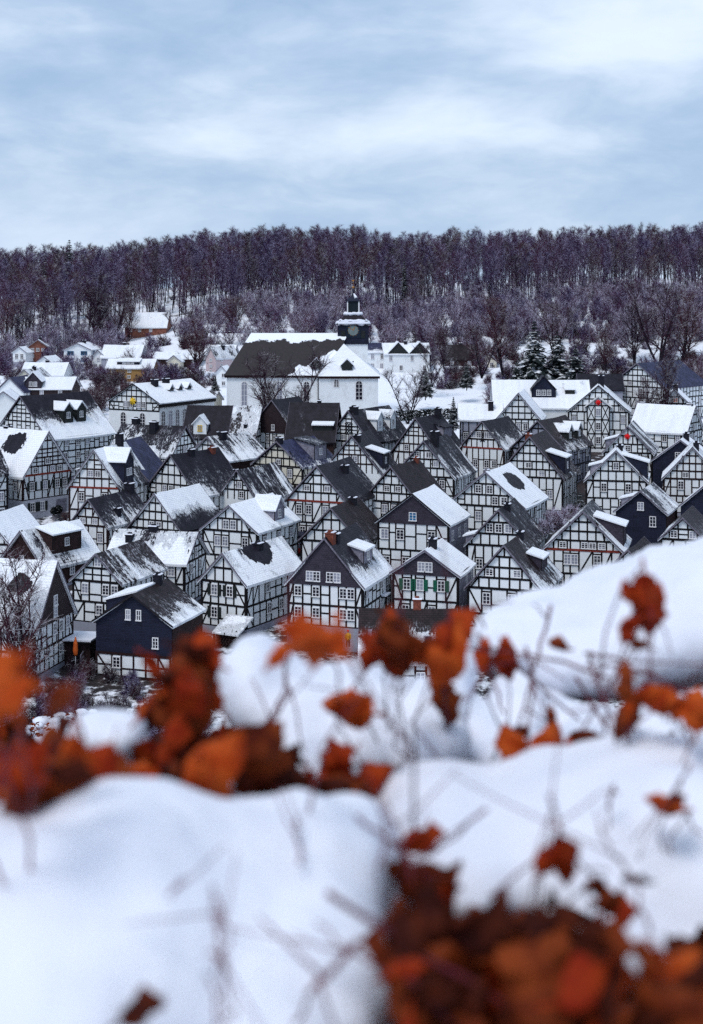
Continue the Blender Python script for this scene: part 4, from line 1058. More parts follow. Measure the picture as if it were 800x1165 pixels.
# ------------------------------------------------------------------ church
def church():
    d = 281.0; px = F / d
    X = lambda x: (x - 400) / px
    base = -(484 - HY) / px
    Z = lambda y: -(y - HY) / px - base
    ox = X(402)
    root = empty('church', (ox, d, base), 0, 'white church with black slate tower, clock and snow edged brown roof above the town', 'church')
    XX = lambda x: X(x) - ox
    x0, x1 = XX(258), XX(430); xf = XX(363.5)
    ze = Z(427); zr = Z(380)
    D = 13.0
    m = MB(); m.box(x0, xf, 0, D, -5, ze); m.build('nave_wall', M['white'], root)
    m = MB(); m.box(xf + .0, x1, -2.6, D + 1.5, -5, ze - .02); m.build('choir_wall', M['white'], root)
    # nave roof: long ridge, hipped at the left
    o = .5
    rl = XX(283); rr = XX(396); c = D / 2
    A = [(x0 - o, -o, ze), (xf + 2, -o, ze), (xf + 2, D + o, ze), (x0 - o, D + o, ze)]
    m = MB()
    m.poly([A[0], A[1], (rr, c, zr), (rl, c, zr)]); m.poly([A[2], A[3], (rl, c, zr), (rr, c, zr)])
    m.poly([A[3], A[0], (rl, c, zr)]); m.poly([A[1], A[2], (rr, c, zr)]); m.poly([A[3], A[2], A[1], A[0]])
    rf = m.build('nave_roof', M['churchroof'], root)
    # choir roof: a steep hipped pyramid
    B = [(xf - .4, -2.6 - o, ze), (x1 + o, -2.6 - o, ze), (x1 + o, D + 1.5 + o, ze), (xf - .4, D + 1.5 + o, ze)]
    ap = (XX(391), 4.2, Z(392)); ap2 = (XX(391), 8.5, Z(392))
    m = MB(); m.poly([B[0], B[1], ap]); m.poly([B[1], B[2], ap2, ap]); m.poly([B[2], B[3], ap2]); m.poly([B[3], B[0], ap, ap2]); m.poly([B[3], B[2], B[1], B[0]])
    cr = m.build('choir_roof', M['slate'], root); set_snow(cr, .93, .2, 6, 3.3, .3)
    # eaves cornice and gutter
    m = MB()
    m.box(x0 - .35, xf - .02, -.36, -.01, ze - .45, ze - .02); m.box(xf - .02, x1 + .35, -2.96, -2.61, ze - .45, ze - .025)
    m.box(x1 + .005, x1 + .35, -2.6, D + 1.8, ze - .45, ze - .03); m.box(x0 - .35, x0 - .005, 0, D + .3, ze - .45, ze - .03)
    m.build('cornice', M['timber_brown'], root)
    m = MB(); m.tube([(xf - .25, -.28, ze - .4), (xf - .25, -.28, -2)], [.09, .09], 6); m.build('drainpipe', M['chimney'], root)
    # eaves snow along the choir
    # windows
    for x in (278, 349, 318): arch_window(root, (XX(x), -.01, Z(463)), 0, 1.15, 4.9)
    arch_window(root, (XX(408.5), -2.61, Z(454)), 0, 1.35, 3.7); arch_window(root, (XX(383), -2.61, Z(439.5)), 0, 1.0, 1.5)
    for y in (2.5, 8): arch_window(root, (x1 + .01, y, Z(454)), PI / 2, 1.35, 3.7)
    # hooded dormers
    def hood(x, zy, yy):
        h = MB(); z = Z(zy); w = 1.0
        h.prism([(x - w, z - .5), (x + w, z - .5), (x + w, z + .4), (x, z + 1.5), (x - w, z + .4)], yy, yy + 2.6)
        dm = h.build('roof_hood', M['darkpaint'], root)
        r = MB(); r.prism([(x - w - .25, z + .25), (x + w + .25, z + .25)][::1] and [(x - w - .3, z + .2), (x, z + 1.48), (x + w + .3, z + .2), (x + w + .3, z + .38), (x, z + 1.66), (x - w - .3, z + .34)], yy - .05, yy + 2.4)
        rr_ = r.build('dormer_roof', M['snow'], dm)
    hood(XX(360), 416.5, .0); hood(XX(395), 417, -2.0)
    # tower
    tx = XX(402); ty = 9.0; hw = 3.05
    m = MB(); m.box(tx - hw + .2, tx + hw - .2, ty - hw + .2, ty + hw - .2, -3, Z(392)); m.build('tower_shaft', M['white'], root)
    m = MB(); m.box(tx - hw, tx + hw, ty - hw, ty + hw, Z(393), Z(371)); m.box(tx - hw - .15, tx + hw + .15, ty - hw - .15, ty + hw + .15, Z(371), Z(370.3)); m.build('belfry', M['navyslate'], root)
    for s, rz in ((0, 0),):
        for dx in (-1.95, 1.95):
            lo = MB(); lo.box(tx + dx - .4, tx + dx + .4, ty - hw - .05, ty - hw - .005, Z(386), Z(377.5))
            for i in range(5): zz = Z(386) + (Z(377.5) - Z(386)) * (i + .5) / 5; lo.box(tx + dx - .36, tx + dx + .36, ty - hw - .1, ty - hw - .05, zz - .05, zz + .05)
            lo.build('belfry_louvre', M['darkpaint'], root)
    # clock
    zc = Z(376.8); r = 1.0
    ck = MB(); ck.box(tx - 1.45, tx + 1.45, ty - hw - .1, ty - hw - .006, zc - 1.45, zc + 1.45); cko = ck.build('clock', M['clockblue'], root)
    f = MB(); n = 28
    f.v = [(tx, ty - hw - .125, zc)] + [(tx + r * math.cos(2 * PI * i / n), ty - hw - .125, zc + r * math.sin(2 * PI * i / n)) for i in range(n)]
    f.f = [(0, i + 1, (i + 1) % n + 1) for i in range(n)]
    f.build('clock_face', M['clockface'], cko)
    hd = MB(); T = lambda u, n_, z: (tx + u, ty - hw - n_, zc + z)
    hd.beam(T, 0, 0, .35, .7, .14, .15); hd.beam(T, 0, 0, -.75, .55, .1, .16)
    for i in range(12):
        a = 2 * PI * i / 12; hd.beam(T, .98 * math.sin(a), .98 * math.cos(a), 1.14 * math.sin(a), 1.14 * math.cos(a), .09, .14)
    hd.build('clock_hands', M['gold'], cko)
    # belfry roof: curved skirt with snow on its lower edge, lantern, cap, spire, ball and cock
    def sq(name, prof, mat, parent=root, smooth_=False):
        q = MB(); q.lathe([(a * math.sqrt(2), b) for a, b in prof], 4, (tx, ty)); o_ = q.build(name, M[mat], parent); return o_
    sk = sq('belfry_roof', [(hw + .35, Z(370.4)), (hw + .1, Z(368.5)), (2.35, Z(364)), (1.75, Z(360)), (1.45, Z(357))], 'towerslate')
    # snow roll on the skirt edge
    def roll(z, r_, th, nm, par, seed):
        q = MB(); rg = random.Random(seed); nn = 40; pts = []; rd = []
        for i in range(nn + 1):
            t = 4 * i / nn; k = int(t) % 4; u = t - int(t)
            cs = [(-1, -1), (1, -1), (1, 1), (-1, 1)]; a, b = cs[k], cs[(k + 1) % 4]
            pts.append((tx + r_ * (a[0] + (b[0] - a[0]) * u), ty + r_ * (a[1] + (b[1] - a[1]) * u), z + rg.uniform(-.06, .06))); rd.append(th * rg.uniform(.75, 1.15))
        q.tube(pts, rd, 7); return q.build(nm, M['snow'], par, True)
    roll(Z(368.8), hw - .02, .42, 'snow_roll', sk, 1); roll(Z(366.3), hw - .55, .36, 'snow_roll', sk, 2); roll(Z(357.8), 1.55, .36, 'snow_roll', sk, 3)
    ln_ = sq('lantern', [(1.12, Z(357.4)), (1.12, Z(343.5))], 'lanterngreen')
    m = MB()
    for sx in (-1, 1):
        for sy in (-1, 1): m.box(tx + sx * 1.12 - .12, tx + sx * 1.12 + .12, ty + sy * 1.12 - .12, ty + sy * 1.12 + .12, Z(357), Z(343.4))
    m.build('corner_post', M['frame'], ln_)
    cap = sq('lantern_cap', [(1.4, Z(343.4)), (1.4, Z(342.6)), (1.05, Z(340.5)), (.5, Z(338)), (.16, Z(334)), (.05, Z(327))], 'navyslate')
    s = MB(); s.tube([(tx + .25, ty - .75, Z(341)), (tx + .5, ty - .5, Z(338.6)), (tx + .12, ty - .25, Z(334))], [.3, .34, .1], 7); s.build('snow_roll', M['snow'], cap, True)
    s = MB(); s.lathe([(.02, Z(328.2)), (.26, Z(327.4)), (.32, Z(326.7)), (.24, Z(326)), (.03, Z(325.4))], 10, (tx, ty)); s.build('finial_ball', M['gold'], cap, True)
    s = MB(); s.tube([(tx, ty, Z(325.5)), (tx, ty, Z(319.5))], [.035, .03], 5)
    T = lambda u, n_, z: (tx + u, ty - n_, Z(317.5) + z)
    s.box8([(tx - .2, ty - .03, Z(319.6)), (tx + .14, ty - .03, Z(319.7)), (tx + .14, ty + .03, Z(319.7)), (tx - .2, ty + .03, Z(319.6)), (tx - .34, ty - .03, Z(317.9)), (tx + .26, ty - .03, Z(318.2)), (tx + .26, ty + .03, Z(318.2)), (tx - .34, ty + .03, Z(317.9))])
    s.build('weathercock', M['gold'], cap)
M['navyslate'] = shingle_mat('navy_slate_cladding', (.010, .012, .028), .35, .3)
M['clockblue'] = plain('clock_board', (.006, .014, .028), .2, 2, .5)
M['clockface'] = plain('clock_dial', (.16, .20, .20), .15, 2, .5)
M['gold'] = plain('gilding', (.35, .16, .04), .15, 2, .4)
M['lanterngreen'] = shingle_mat('lantern_copper', (.006, .012, .018), .3, .6)
M['towerslate'] = shingle_mat('tower_slate', (.010, .007, .014), .35, .3)
def church_roof_mat():
    m, nt, b = newmat('church_roof')
    tc = N(nt, 'ShaderNodeTexCoord'); sp = N(nt, 'ShaderNodeSeparateXYZ'); ln(nt, tc.outputs['Object'], sp.inputs[0])
    n1 = noise(nt, tc.outputs['Object'], .35, 4, .6); n2 = noise(nt, tc.outputs['Object'], 2.2, 3, .6)
    z = mth(nt, 'ADD', sp.outputs[2], mth(nt, 'MULTIPLY', mth(nt, 'SUBTRACT', n1, .5), 4.2))
    top = smooth(nt, z, 15.9, 16.1)
    # the lower slope is white only towards the choir
    xr = mth(nt, 'MULTIPLY', mth(nt, 'ADD', sp.outputs[0], 9.5), .55, clamp=False)
    low = mth(nt, 'SUBTRACT', 1, smooth(nt, mth(nt, 'SUBTRACT', z, mth(nt, 'MINIMUM', mth(nt, 'ADD', 11.2, xr), 14.2)), -.1, .15))
    low = mth(nt, 'MULTIPLY', low, smooth(nt, sp.outputs[0], -17, -11))
    mask = mth(nt, 'MAXIMUM', top, low)
    slate = mixc(nt, smooth(nt, n2, .35, .65), (.005, .003, .006), (.014, .006, .011))
    ln(nt, mixc(nt, mask, slate, SNOW), b.inputs['Base Color']); b.inputs['Roughness'].default_value = .7
    bp = N(nt, 'ShaderNodeBump'); bp.inputs['Strength'].default_value = .8; bp.inputs['Distance'].default_value = .2
    ln(nt, mth(nt, 'ADD', mask, mth(nt, 'MULTIPLY', n2, .15)), bp.inputs['Height']); ln(nt, bp.outputs[0], b.inputs['Normal'])
    return m
M['churchroof'] = church_roof_mat()
church()

# ------------------------------------------------------------------ small things in the streets
star(FR['F21'].matrix_basis @ Vector((-.1, -.2, 8.5)), .55, FR['F21'].rotation_euler.z, 'red round ornament on the lattice braced gable', 'redcloth', 10)

def sheds():
    # flat roofed garden shed beside the barn
    d = 82933 / (757 - 188.3); px = F / d
    r = empty('garden_shed', ((80 - 400) / px, d, -(757 - HY) / px), R(-10), 'dark flat roofed garden shed with snow on top beside the barn house', 'shed')
    m = MB(); m.box(-2.1, 2.1, 0, 3.2, -1.5, 2.35); m.build('wall', M['brown'], r)
    m = MB(); m.box(-2.35, 2.35, -.5, 3.4, 2.352, 2.5); rf = m.build('roof', M['timber'], r)
    m = MB(); m.box(-2.3, 2.3, -.45, 3.35, 2.503, 2.66); m.build('snow_layer', M['snow'], rf)
    m = MB(); m.box(.2, 1.1, -.05, -.004, 0, 2); m.build('door', M['timber'], r)
    # closed parasol
    p = P(86, 757, d - 2)
    r = empty('garden_parasol', p, 0, 'closed orange parasol standing in front of the dark shed', 'parasol')
    m = MB(); m.tube([(0, 0, -.3), (0, 0, 2.9)], [.04, .035], 6); m.build('pole', M['frame'], r)
    m = MB(); m.lathe([(.1, .95), (.22, 1.1), (.26, 1.5), (.2, 2.2), (.06, 2.75), (.02, 2.85)], 9); m.build('folded_canopy', M['orangecloth'], r, True)
    # garden rail beside the shed
    p0 = P(92, 757, 144); p1 = P(100, 745, 148)
    r = empty('garden_railing', p0, 0, 'pale wooden railing climbing beside the dark shed', 'railing')
    v = p1 - p0
    m = MB()
    for h in (.5, 1.0): m.tube([(0, 0, h), (v.x, v.y, v.z + h)], [.06, .06], 5)
    m.build('rail', M['greyboard'], r)
    for t in (0, .5, 1):
        m = MB(); m.box(v.x * t - .05, v.x * t + .05, v.y * t - .05, v.y * t + .05, v.z * t - .6, v.z * t + 1.05); m.build('post', M['greyboard'], r)
    # snow covered lean-to roof beside the red-beamed corner house
    d = 82933 / (738 - 188.3); px = F / d
    r = empty('wood_store', ((255 - 400) / px, d, -(738 - HY) / px), R(-28), 'low wood store with snow dusted tiles below the dark shuttered house', 'wood store')
    m = MB(); m.box8([(-1.5, 0, 1.4), (1.7, 0, 1.4), (1.7, 3, 2.7), (-1.5, 3, 2.7), (-1.5, 0, 1.56), (1.7, 0, 1.56), (1.7, 3, 2.86), (-1.5, 3, 2.86)])
    rf = m.build('roof', M['tilebrown'], r); set_snow(rf, .66, 0, 3, 8, .0)
    for x in (-1.35, 1.5):
        m = MB(); m.box(x - .08, x + .08, .1, .26, -1, 1.4); m.build('post', M['brown'], r)
    m = MB()
    rg = random.Random(2)
    for i in range(7):
        for j in range(5): m.tube([(-1.1 + i * .36 + (j % 2) * .12, .3, .15 + j * .26), (-1.1 + i * .36 + (j % 2) * .12, 1.3, .15 + j * .26)], [.13, .13], 6)
    m.build('firewood', M['brown'], r)
    # wooden post in front of the tiled house
    p = P(421, 786, 137)
    m = MB(); m.box(-.16, .16, -.16, .16, -1, 5.6); m.box(-.2, .2, -.2, .2, 5.6, 5.72)
    o = m.build('wooden_post', M['greyboard']); o.location = p; tag(o, 'tall weathered wooden post in front of the low brown tiled house', 'post')
    # snow capped canopy by the slate gable house
    d = 82933 / (730 - 188.3); px = F / d
    r = empty('porch_roof', ((433 - 400) / px, d + 3, -(730 - HY) / px), R(-20), 'small snow capped porch roof between the slate gable and the green shutters', 'porch roof')
    m = MB(); m.box(-.9, .9, -.6, 1.2, 4.1, 4.22); rf = m.build('roof', M['timber'], r)
    m = MB(); m.box(-.86, .86, -.56, 1.16, 4.223, 4.4); m.build('snow_layer', M['snow'], rf)
    for s in (-.8, .8):
        m = MB(); m.box(s - .06, s + .06, -.5, -.38, -1, 4.1); m.build('post', M['timber'], r)
sheds()

def car(loc, rz, label, paint, name='parked_car'):
    r = empty(name, loc, rz, label, 'car')
    prof = [(-2.05, .35), (2.0, .35), (2.08, .62), (1.95, .85), (1.0, .98), (.45, 1.42), (-1.1, 1.46), (-1.75, 1.02), (-2.08, .92)]
    m = MB(); m.prismx([(y, z) for y, z in prof], -.82, .82); b = m.build('body', paint, r)
    mod = b.modifiers.new('bev', 'BEVEL'); mod.width = .06; mod.segments = 2
    for s in (-1, 1):
        m = MB(); m.prismx([(.85, 1.0), (.42, 1.36), (-1.0, 1.39), (-1.5, 1.02)], min(s * .80, s * .832), max(s * .80, s * .832)); m.build('side_window', M['glass'], r)
    m = MB(); m.box8([(-.7, .98, 1.02), (.7, .98, 1.02), (.7, .52, 1.42), (-.7, .52, 1.42), (-.7, 1.01, 1.04), (.7, 1.01, 1.04), (.7, .55, 1.44), (-.7, .55, 1.44)]); m.build('windscreen', M['glass'], r)
    for sx in (-1, 1):
        for y in (-1.3, 1.3):
            m = MB(); n = 14
            m.prismx([(y + .32 * math.cos(2 * PI * i / n), .32 + .32 * math.sin(2 * PI * i / n)) for i in range(n)], min(sx * .62, sx * .85), max(sx * .62, sx * .85)); w = m.build('wheel', M['darkpaint'], r)
            m = MB(); m.prismx([(y + .18 * math.cos(2 * PI * i / n), .32 + .18 * math.sin(2 * PI * i / n)) for i in range(n)], min(sx * .84, sx * .862), max(sx * .84, sx * .862)); m.build('rim', M['greyboard'], w)
        m = MB(); m.box(sx * .6 - .16, sx * .6 + .16, 2.0, 2.06, .62, .78); m.build('headlight', M['frame'], r)
    m = MB(); m.box(-.7, .7, -1.0, .35, 1.45, 1.55); m.build('snow_layer', M['snow'], r)
    return r
car(P(337, 629, 187.5) + Vector((0, 0, -.2)), R(65), 'red car parked under the dark canopy beside the red-beamed gable', M['carred'] if 'carred' in M else plain('red_car_paint', (.35, .02, .015), .1, 1, .3))
def carport():
    r = empty('carport', P(337, 630, 187), R(-12), 'navy flat canopy sheltering the red car in the town centre', 'carport')
    m = MB(); m.box(-1.9, 1.9, -1.6, 2.5, 2.35, 2.6); m.build('roof', M['navy'], r)
    for x in (-1.8, 1.8):
        m = MB(); m.box(x - .08, x + .08, -1.5, -1.34, -1, 2.35); m.build('post', M['timber'], r)
carport()
car(P(217, 428, 345) + Vector((0, 0, .3)), R(95), 'small yellow car parked above the white school house', plain('yellow_car_paint', (.5, .3, .02), .1, 1, .3))

def skin_mesh(name, verts, edges, rads, mat, levels=1):
    me = bpy.data.meshes.new(name); me.from_pydata(verts, edges, [])
    o = bpy.data.objects.new(name, me); C.objects.link(o)
    md = o.modifiers.new('skin', 'SKIN'); md.use_smooth_shade = True
    if not me.skin_vertices: pass
    sk = me.skin_vertices[0].data if me.skin_vertices else None
    if sk is None:
        bm = bmesh.new(); bm.from_mesh(me); bm.verts.layers.skin.verify(); bm.to_mesh(me); bm.free(); sk = me.skin_vertices[0].data
    for i, r_ in enumerate(rads): sk[i].radius = (r_, r_); sk[i].use_root = (i == 0)
    s = o.modifiers.new('sub', 'SUBSURF'); s.levels = levels; s.render_levels = levels
    dg = bpy.context.evaluated_depsgraph_get(); ev = o.evaluated_get(dg)
    nm = bpy.data.meshes.new_from_object(ev); o.modifiers.clear(); o.data = nm
    nm.materials.clear(); nm.materials.append(mat)
    nm.polygons.foreach_set('use_smooth', [True] * len(nm.polygons))
    return o

def person(loc, rz, label, coat):
    r = empty('person', loc, rz, label, 'person')
    v = [(0, 0, .92), (0, 0, 1.15), (0, .01, 1.38), (0, .01, 1.48), (0, -.01, 1.56), (0, -.02, 1.66), (0, -.01, 1.74),
         (.10, 0, .86), (.12, -.02, .48), (.12, .02, .09), (.13, -.12, .05), (-.10, 0, .86), (-.12, .03, .48), (-.13, .08, .09), (-.14, -.06, .05),
         (.19, 0, 1.38), (.26, .02, 1.12), (.24, -.16, .95), (.22, -.24, .92), (-.19, 0, 1.38), (-.26, .03, 1.12), (-.27, -.06, .88), (-.27, -.09, .80)]
    e = [(0, 1), (1, 2), (2, 3), (3, 4), (4, 5), (5, 6), (0, 7), (7, 8), (8, 9), (9, 10), (0, 11), (11, 12), (12, 13), (13, 14), (2, 15), (15, 16), (16, 17), (17, 18), (2, 19), (19, 20), (20, 21), (21, 22)]
    rd = [.15, .15, .16, .07, .085, .10, .06, .10, .075, .055, .045, .10, .075, .055, .045, .075, .06, .045, .04, .075, .06, .045, .04]
    b = skin_mesh('body', v, e, rd, M['skin']); b.parent = r
    m = MB(); m.lathe([(.17, .80), (.19, .95), (.18, 1.15), (.205, 1.36), (.12, 1.47), (.075, 1.5)], 14); j = m.build('jacket', coat, r, True)
    for s, mid, end in ((1, (.26, .02, 1.12), (.24, -.16, .95)), (-1, (-.26, .03, 1.12), (-.27, -.06, .88))):
        m = MB(); m.tube([(s * .16, 0, 1.4), (s * .2, 0, 1.36), mid, end], [.085, .09, .075, .06], 9); m.build('sleeve', coat, j, True)
    m = MB()
    m.tube([(.09, 0, .92), (.12, -.02, .48), (.12, .02, .12)], [.115, .09, .075], 9); m.tube([(-.09, 0, .92), (-.12, .03, .48), (-.13, .08, .12)], [.115, .09, .075], 9)
    m.build('trousers', M['darkpaint'], r, True)
    m = MB(); m.lathe([(.105, 1.66), (.115, 1.72), (.09, 1.79), (.02, 1.82)], 12, (0, -.012)); m.build('hat', M['redcloth'], r, True)
    return r
M['skin'] = plain('skin', (.45, .25, .18), .1, 4, .6)
person(P(396, 737, 148.5), R(10), 'person in a yellow jacket and red hat standing below the slate gable house', plain('yellow_jacket', (.6, .36, .03), .15, 4, .7))

def shrub_ball(loc, r, label):
    o = empty('potted_shrub', loc, 0, label, 'potted shrub', 'round shrubs on the street')
    m = MB(); m.lathe([(r * .5, -.3), (r * .6, .35), (r * .45, .36)], 10); m.build('pot', M['stone'], o)
    rg = random.Random(int(loc.x * 10)); q = MB()
    for i in range(260):
        v = Vector((rg.gauss(0, 1), rg.gauss(0, 1), rg.gauss(0, 1))).normalized() * r * rg.uniform(.7, 1)
        c = v + Vector((0, 0, .4 + r)); a = Vector((rg.gauss(0, 1), rg.gauss(0, 1), rg.gauss(0, 1))).normalized() * .14; b = a.cross(Vector((rg.random(), rg.random(), 1))).normalized() * .09
        q.poly([c - a - b, c + a - b, c + a + b, c - a + b])
    q.build('foliage', M['needledark'], o, fixn=False)
shrub_ball(P(62, 589, 205), .55, 'dark round shrub by the garage door of the inn, left of its twin')
shrub_ball(P(67, 587, 206), .55, 'dark round shrub by the garage door of the inn, right of its twin')
# ------------------------------------------------------------------ trees
def branchy(seed, height, tr, clear, spread, n1, n2, n3, up=.55, lean=0.0, twl=1.3, twr=.02, stems=1, droop=0.0, l3=0, prof=False):
    """returns (trunk MB, crown MB). A stem with limbs, branches and twigs, all tapered tubes"""
    rg = random.Random(seed); T = MB(); Cw = MB()
    def grow(p, d, l, r0, r1, k, wob, bend, mb, n):
        pts = [Vector(p)]; d = Vector(d).normalized(); q = Vector(p)
        for i in range(k):
            d = (d + Vector((rg.gauss(0, wob), rg.gauss(0, wob), rg.gauss(0, wob) + bend))).normalized()
            q = q + d * (l / k); pts.append(q.copy())
        mb.tube(pts, [r0 + (r1 - r0) * i / k for i in range(k + 1)], n)
        return pts
    for s in range(stems):
        a0 = rg.uniform(0, 2 * PI); ls = 0 if stems == 1 else rg.uniform(.15, .5)
        h = height * (1 if s == 0 else rg.uniform(.7, 1))
        stem = grow((0, 0, -1.0), (math.cos(a0) * ls + lean * rg.gauss(0, 1), math.sin(a0) * ls + lean * rg.gauss(0, 1), 1), h * 1.02, tr, tr * .12, 9, .045, .02, T, 6)
        def at(pts, t):
            x = t * (len(pts) - 1); i = min(int(x), len(pts) - 2); return pts[i].lerp(pts[i + 1], x - i), (pts[i + 1] - pts[i]).normalized()
        for i in range(n1):
            t = clear + (1 - clear) * (i + rg.random()) / n1 * .97
            p, dd = at(stem, t)
            az = i * 2.4 + rg.uniform(-.5, .5)
            f = (t - clear) / (1 - clear)
            ln1 = spread * ((.62 + .5 * math.sin(PI * min(1, f * 1.1)) - .25 * f) if prof else (1.0 - .55 * f)) * rg.uniform(.6, 1.15)
            dr = Vector((math.cos(az), math.sin(az), up * (1 + .8 * f) - droop))
            rr = tr * (1 - t) * .55 + .035
            limb = grow(p, dr, ln1, rr, rr * .25, 4, .13, .06 - droop * .1, Cw, 4)
            for j in range(n2):
                t2 = .25 + .75 * (j + rg.random()) / n2
                p2, d2 = at(limb, min(.99, t2))
                side = Vector((rg.gauss(0, 1), rg.gauss(0, 1), rg.gauss(.35, .6)))
                b = grow(p2, d2 * .7 + side * .6, ln1 * .42 * rg.uniform(.6, 1.1), rr * .32 + .012, .012 + twr * .3, 3, .15, .04, Cw, 3)
                for k in range(n3):
                    t3 = .15 + .85 * (k + rg.random()) / n3
                    p3, d3 = at(b, min(.99, t3))
                    s3 = Vector((rg.gauss(0, 1), rg.gauss(0, 1), rg.gauss(.3, .7)))
                    w = grow(p3, d3 * .6 + s3 * .7, twl * rg.uniform(.5, 1.2), twr, twr * .5, 2, .2, .02 - droop * .1, Cw, 3)
                    for q in range(l3):
                        p4, d4 = at(w, rg.uniform(.2, .95)); s4 = Vector((rg.gauss(0, 1), rg.gauss(0, 1), rg.gauss(.2, .7)))
                        grow(p4, d4 * .5 + s4 * .6, twl * .6 * rg.uniform(.5, 1.1), twr * .7, twr * .4, 1, .1, 0, Cw, 3)
    return T, Cw

def tree_proto(kind, seed, tmat='bark', cmat='twig'):
    if kind == 'beech':      # tall forest tree: clear trunk, crown in the upper half
        t, c = branchy(seed, 24, .18, random.Random(seed).uniform(.26, .48), random.Random(seed + 9).uniform(3.8, 5.6), 19, 7, 7, up=.95, twl=1.4, twr=.024, prof=True)
    elif kind == 'broad':    # free standing tree
        t, c = branchy(seed, 12, .20, .14, 4.6, 13, 7, 8, up=.9, twl=1.0, twr=.014, stems=3, prof=True)
    elif kind == 'shrub':
        t, c = branchy(seed, 3.4, .05, .10, 1.7, 6, 5, 6, up=.8, twl=.6, twr=.012, stems=7)
    elif kind == 'thicket':  # young trees, tall and thin
        t, c = branchy(seed, 8, .07, .12, 2.6, 9, 5, 6, up=.9, twl=.9, twr=.018, stems=4, prof=True)
    return t.mesh('trunk', M[tmat], True), c.mesh('crown', M[cmat])

def put_tree(name, proto, loc, rz, sc, label, group, cat='tree', szf=1.0):
    o = empty(name, loc, rz, label, cat, group); o.scale = (sc, sc, sc * szf)
    link('trunk', proto[0], o); link('crown', proto[1], o)
    return o

beech = [tree_proto('beech', s) for s in range(6)]
beech_b = []
for s in range(3):
    a, b = beech[s][0].copy(), beech[s][1].copy(); b.materials.clear(); b.materials.append(M['twigbrown']); beech_b.append((a, b))
broad = [tree_proto('broad', 20 + s, 'bark', 'twigbrown') for s in range(3)]
shrub = [tree_proto('shrub', 40 + s, 'bark', 'twig') for s in range(3)]
shrubb = [tree_proto('shrub', 50 + s, 'bark', 'twigbrown') for s in range(2)]
shrubs_snow = [tree_proto('shrub', 60 + s, 'bark', 'twigsnow') for s in range(2)]
thicket = [tree_proto('thicket', 70 + s, 'bark', 'twig') for s in range(3)]
thick_snow = [tree_proto('thicket', 80 + s, 'bark', 'twigsnow') for s in range(3)]

rg = random.Random(77)
def edge_d(x_ang):     # distance of the forest edge, by bearing
    return float(np.interp(x_ang, [-.26, -.2, -.1, -.03, .08, .14, .26], [400, 402, 408, 418, 432, 436, 436]))
spots = []
tries = 0
while len(spots) < 1650 and tries < 90000:
    tries += 1
    d = rg.uniform(396, 620); x = rg.uniform(-.285, .285) * d
    if d < edge_d(x / d): continue
    if 136 < 400 + x / d * F < 204 and d < 436: continue
    cl = mnoise.noise(Vector((x * .045, d * .045, 3)))
    if rg.random() > .75 + cl * .9: continue
    if any((x - a) ** 2 + (d - b) ** 2 < 7 for a, b in spots): continue
    spots.append((x, d))
spots.sort(key=lambda s: s[1] - edge_d(s[0] / s[1]))
LABF = 'bare beech with clear trunk in the front rows of the forest on the hill'
for i, (x, d) in enumerate(spots[:270]):
    sc = (.80 + .22 * mnoise.noise(Vector((x * .05, d * .05, 9)))) * rg.uniform(.72, 1.02); p = beech[i % 6] if rg.random() < .75 else beech_b[i % 3]
    put_tree('forest_tree', p, (x, d, zg(x, d)), rg.uniform(0, 6.28), sc, LABF, 'bare trees in the front rows of the hill forest')

def scatter(name, pts, meshes, seed, smin=.85, smax=1.1):
    """one object: the given meshes set out on points with geometry nodes (only for what nobody could count)"""
    src = bpy.data.collections.new(name + '_sources')
    for k, (t, c) in enumerate(meshes):
        bm = bmesh.new(); bm.from_mesh(t); n0 = len(bm.faces); bm.from_mesh(c); bm.faces.ensure_lookup_table()
        for f in bm.faces[n0:]: f.material_index = 1
        me = bpy.data.meshes.new('tree'); bm.to_mesh(me); bm.free()
        me.materials.append(t.materials[0]); me.materials.append(c.materials[0])
        o = bpy.data.objects.new('tree', me); src.objects.link(o)
    me = bpy.data.meshes.new(name); me.from_pydata(pts, [], [])
    o = link(name, me); o['kind'] = 'stuff'
    ng = bpy.data.node_groups.new(name, 'GeometryNodeTree')
    ng.interface.new_socket('Geometry', in_out='INPUT', socket_type='NodeSocketGeometry')
    ng.interface.new_socket('Geometry', in_out='OUTPUT', socket_type='NodeSocketGeometry')
    gi = ng.nodes.new('NodeGroupInput'); go = ng.nodes.new('NodeGroupOutput')
    ci = ng.nodes.new('GeometryNodeCollectionInfo'); ci.inputs['Collection'].default_value = src; ci.inputs['Separate Children'].default_value = True; ci.inputs['Reset Children'].default_value = True
    ip = ng.nodes.new('GeometryNodeInstanceOnPoints'); ip.inputs['Pick Instance'].default_value = True
    r1 = ng.nodes.new('FunctionNodeRandomValue'); r1.data_type = 'FLOAT_VECTOR'; r1.inputs[0].default_value = (-.03, -.03, 0); r1.inputs[1].default_value = (.03, .03, 6.28); r1.inputs['Seed'].default_value = seed
    r2 = ng.nodes.new('FunctionNodeRandomValue'); r2.data_type = 'FLOAT'; r2.inputs[2].default_value = smin; r2.inputs[3].default_value = smax; r2.inputs['Seed'].default_value = seed + 1
    L = ng.links.new
    L(gi.outputs[0], ip.inputs['Points']); L(ci.outputs[0], ip.inputs['Instance']); L(r1.outputs[0], ip.inputs['Rotation']); L(r2.outputs[1], ip.inputs['Scale']); L(ip.outputs[0], go.inputs[0])
    md = o.modifiers.new('scatter', 'NODES'); md.node_group = ng
    return o
scatter('distant_forest', [(x, d, zg(x, d)) for x, d in spots[270:]], beech + beech_b[:2], 5, .58, .90)

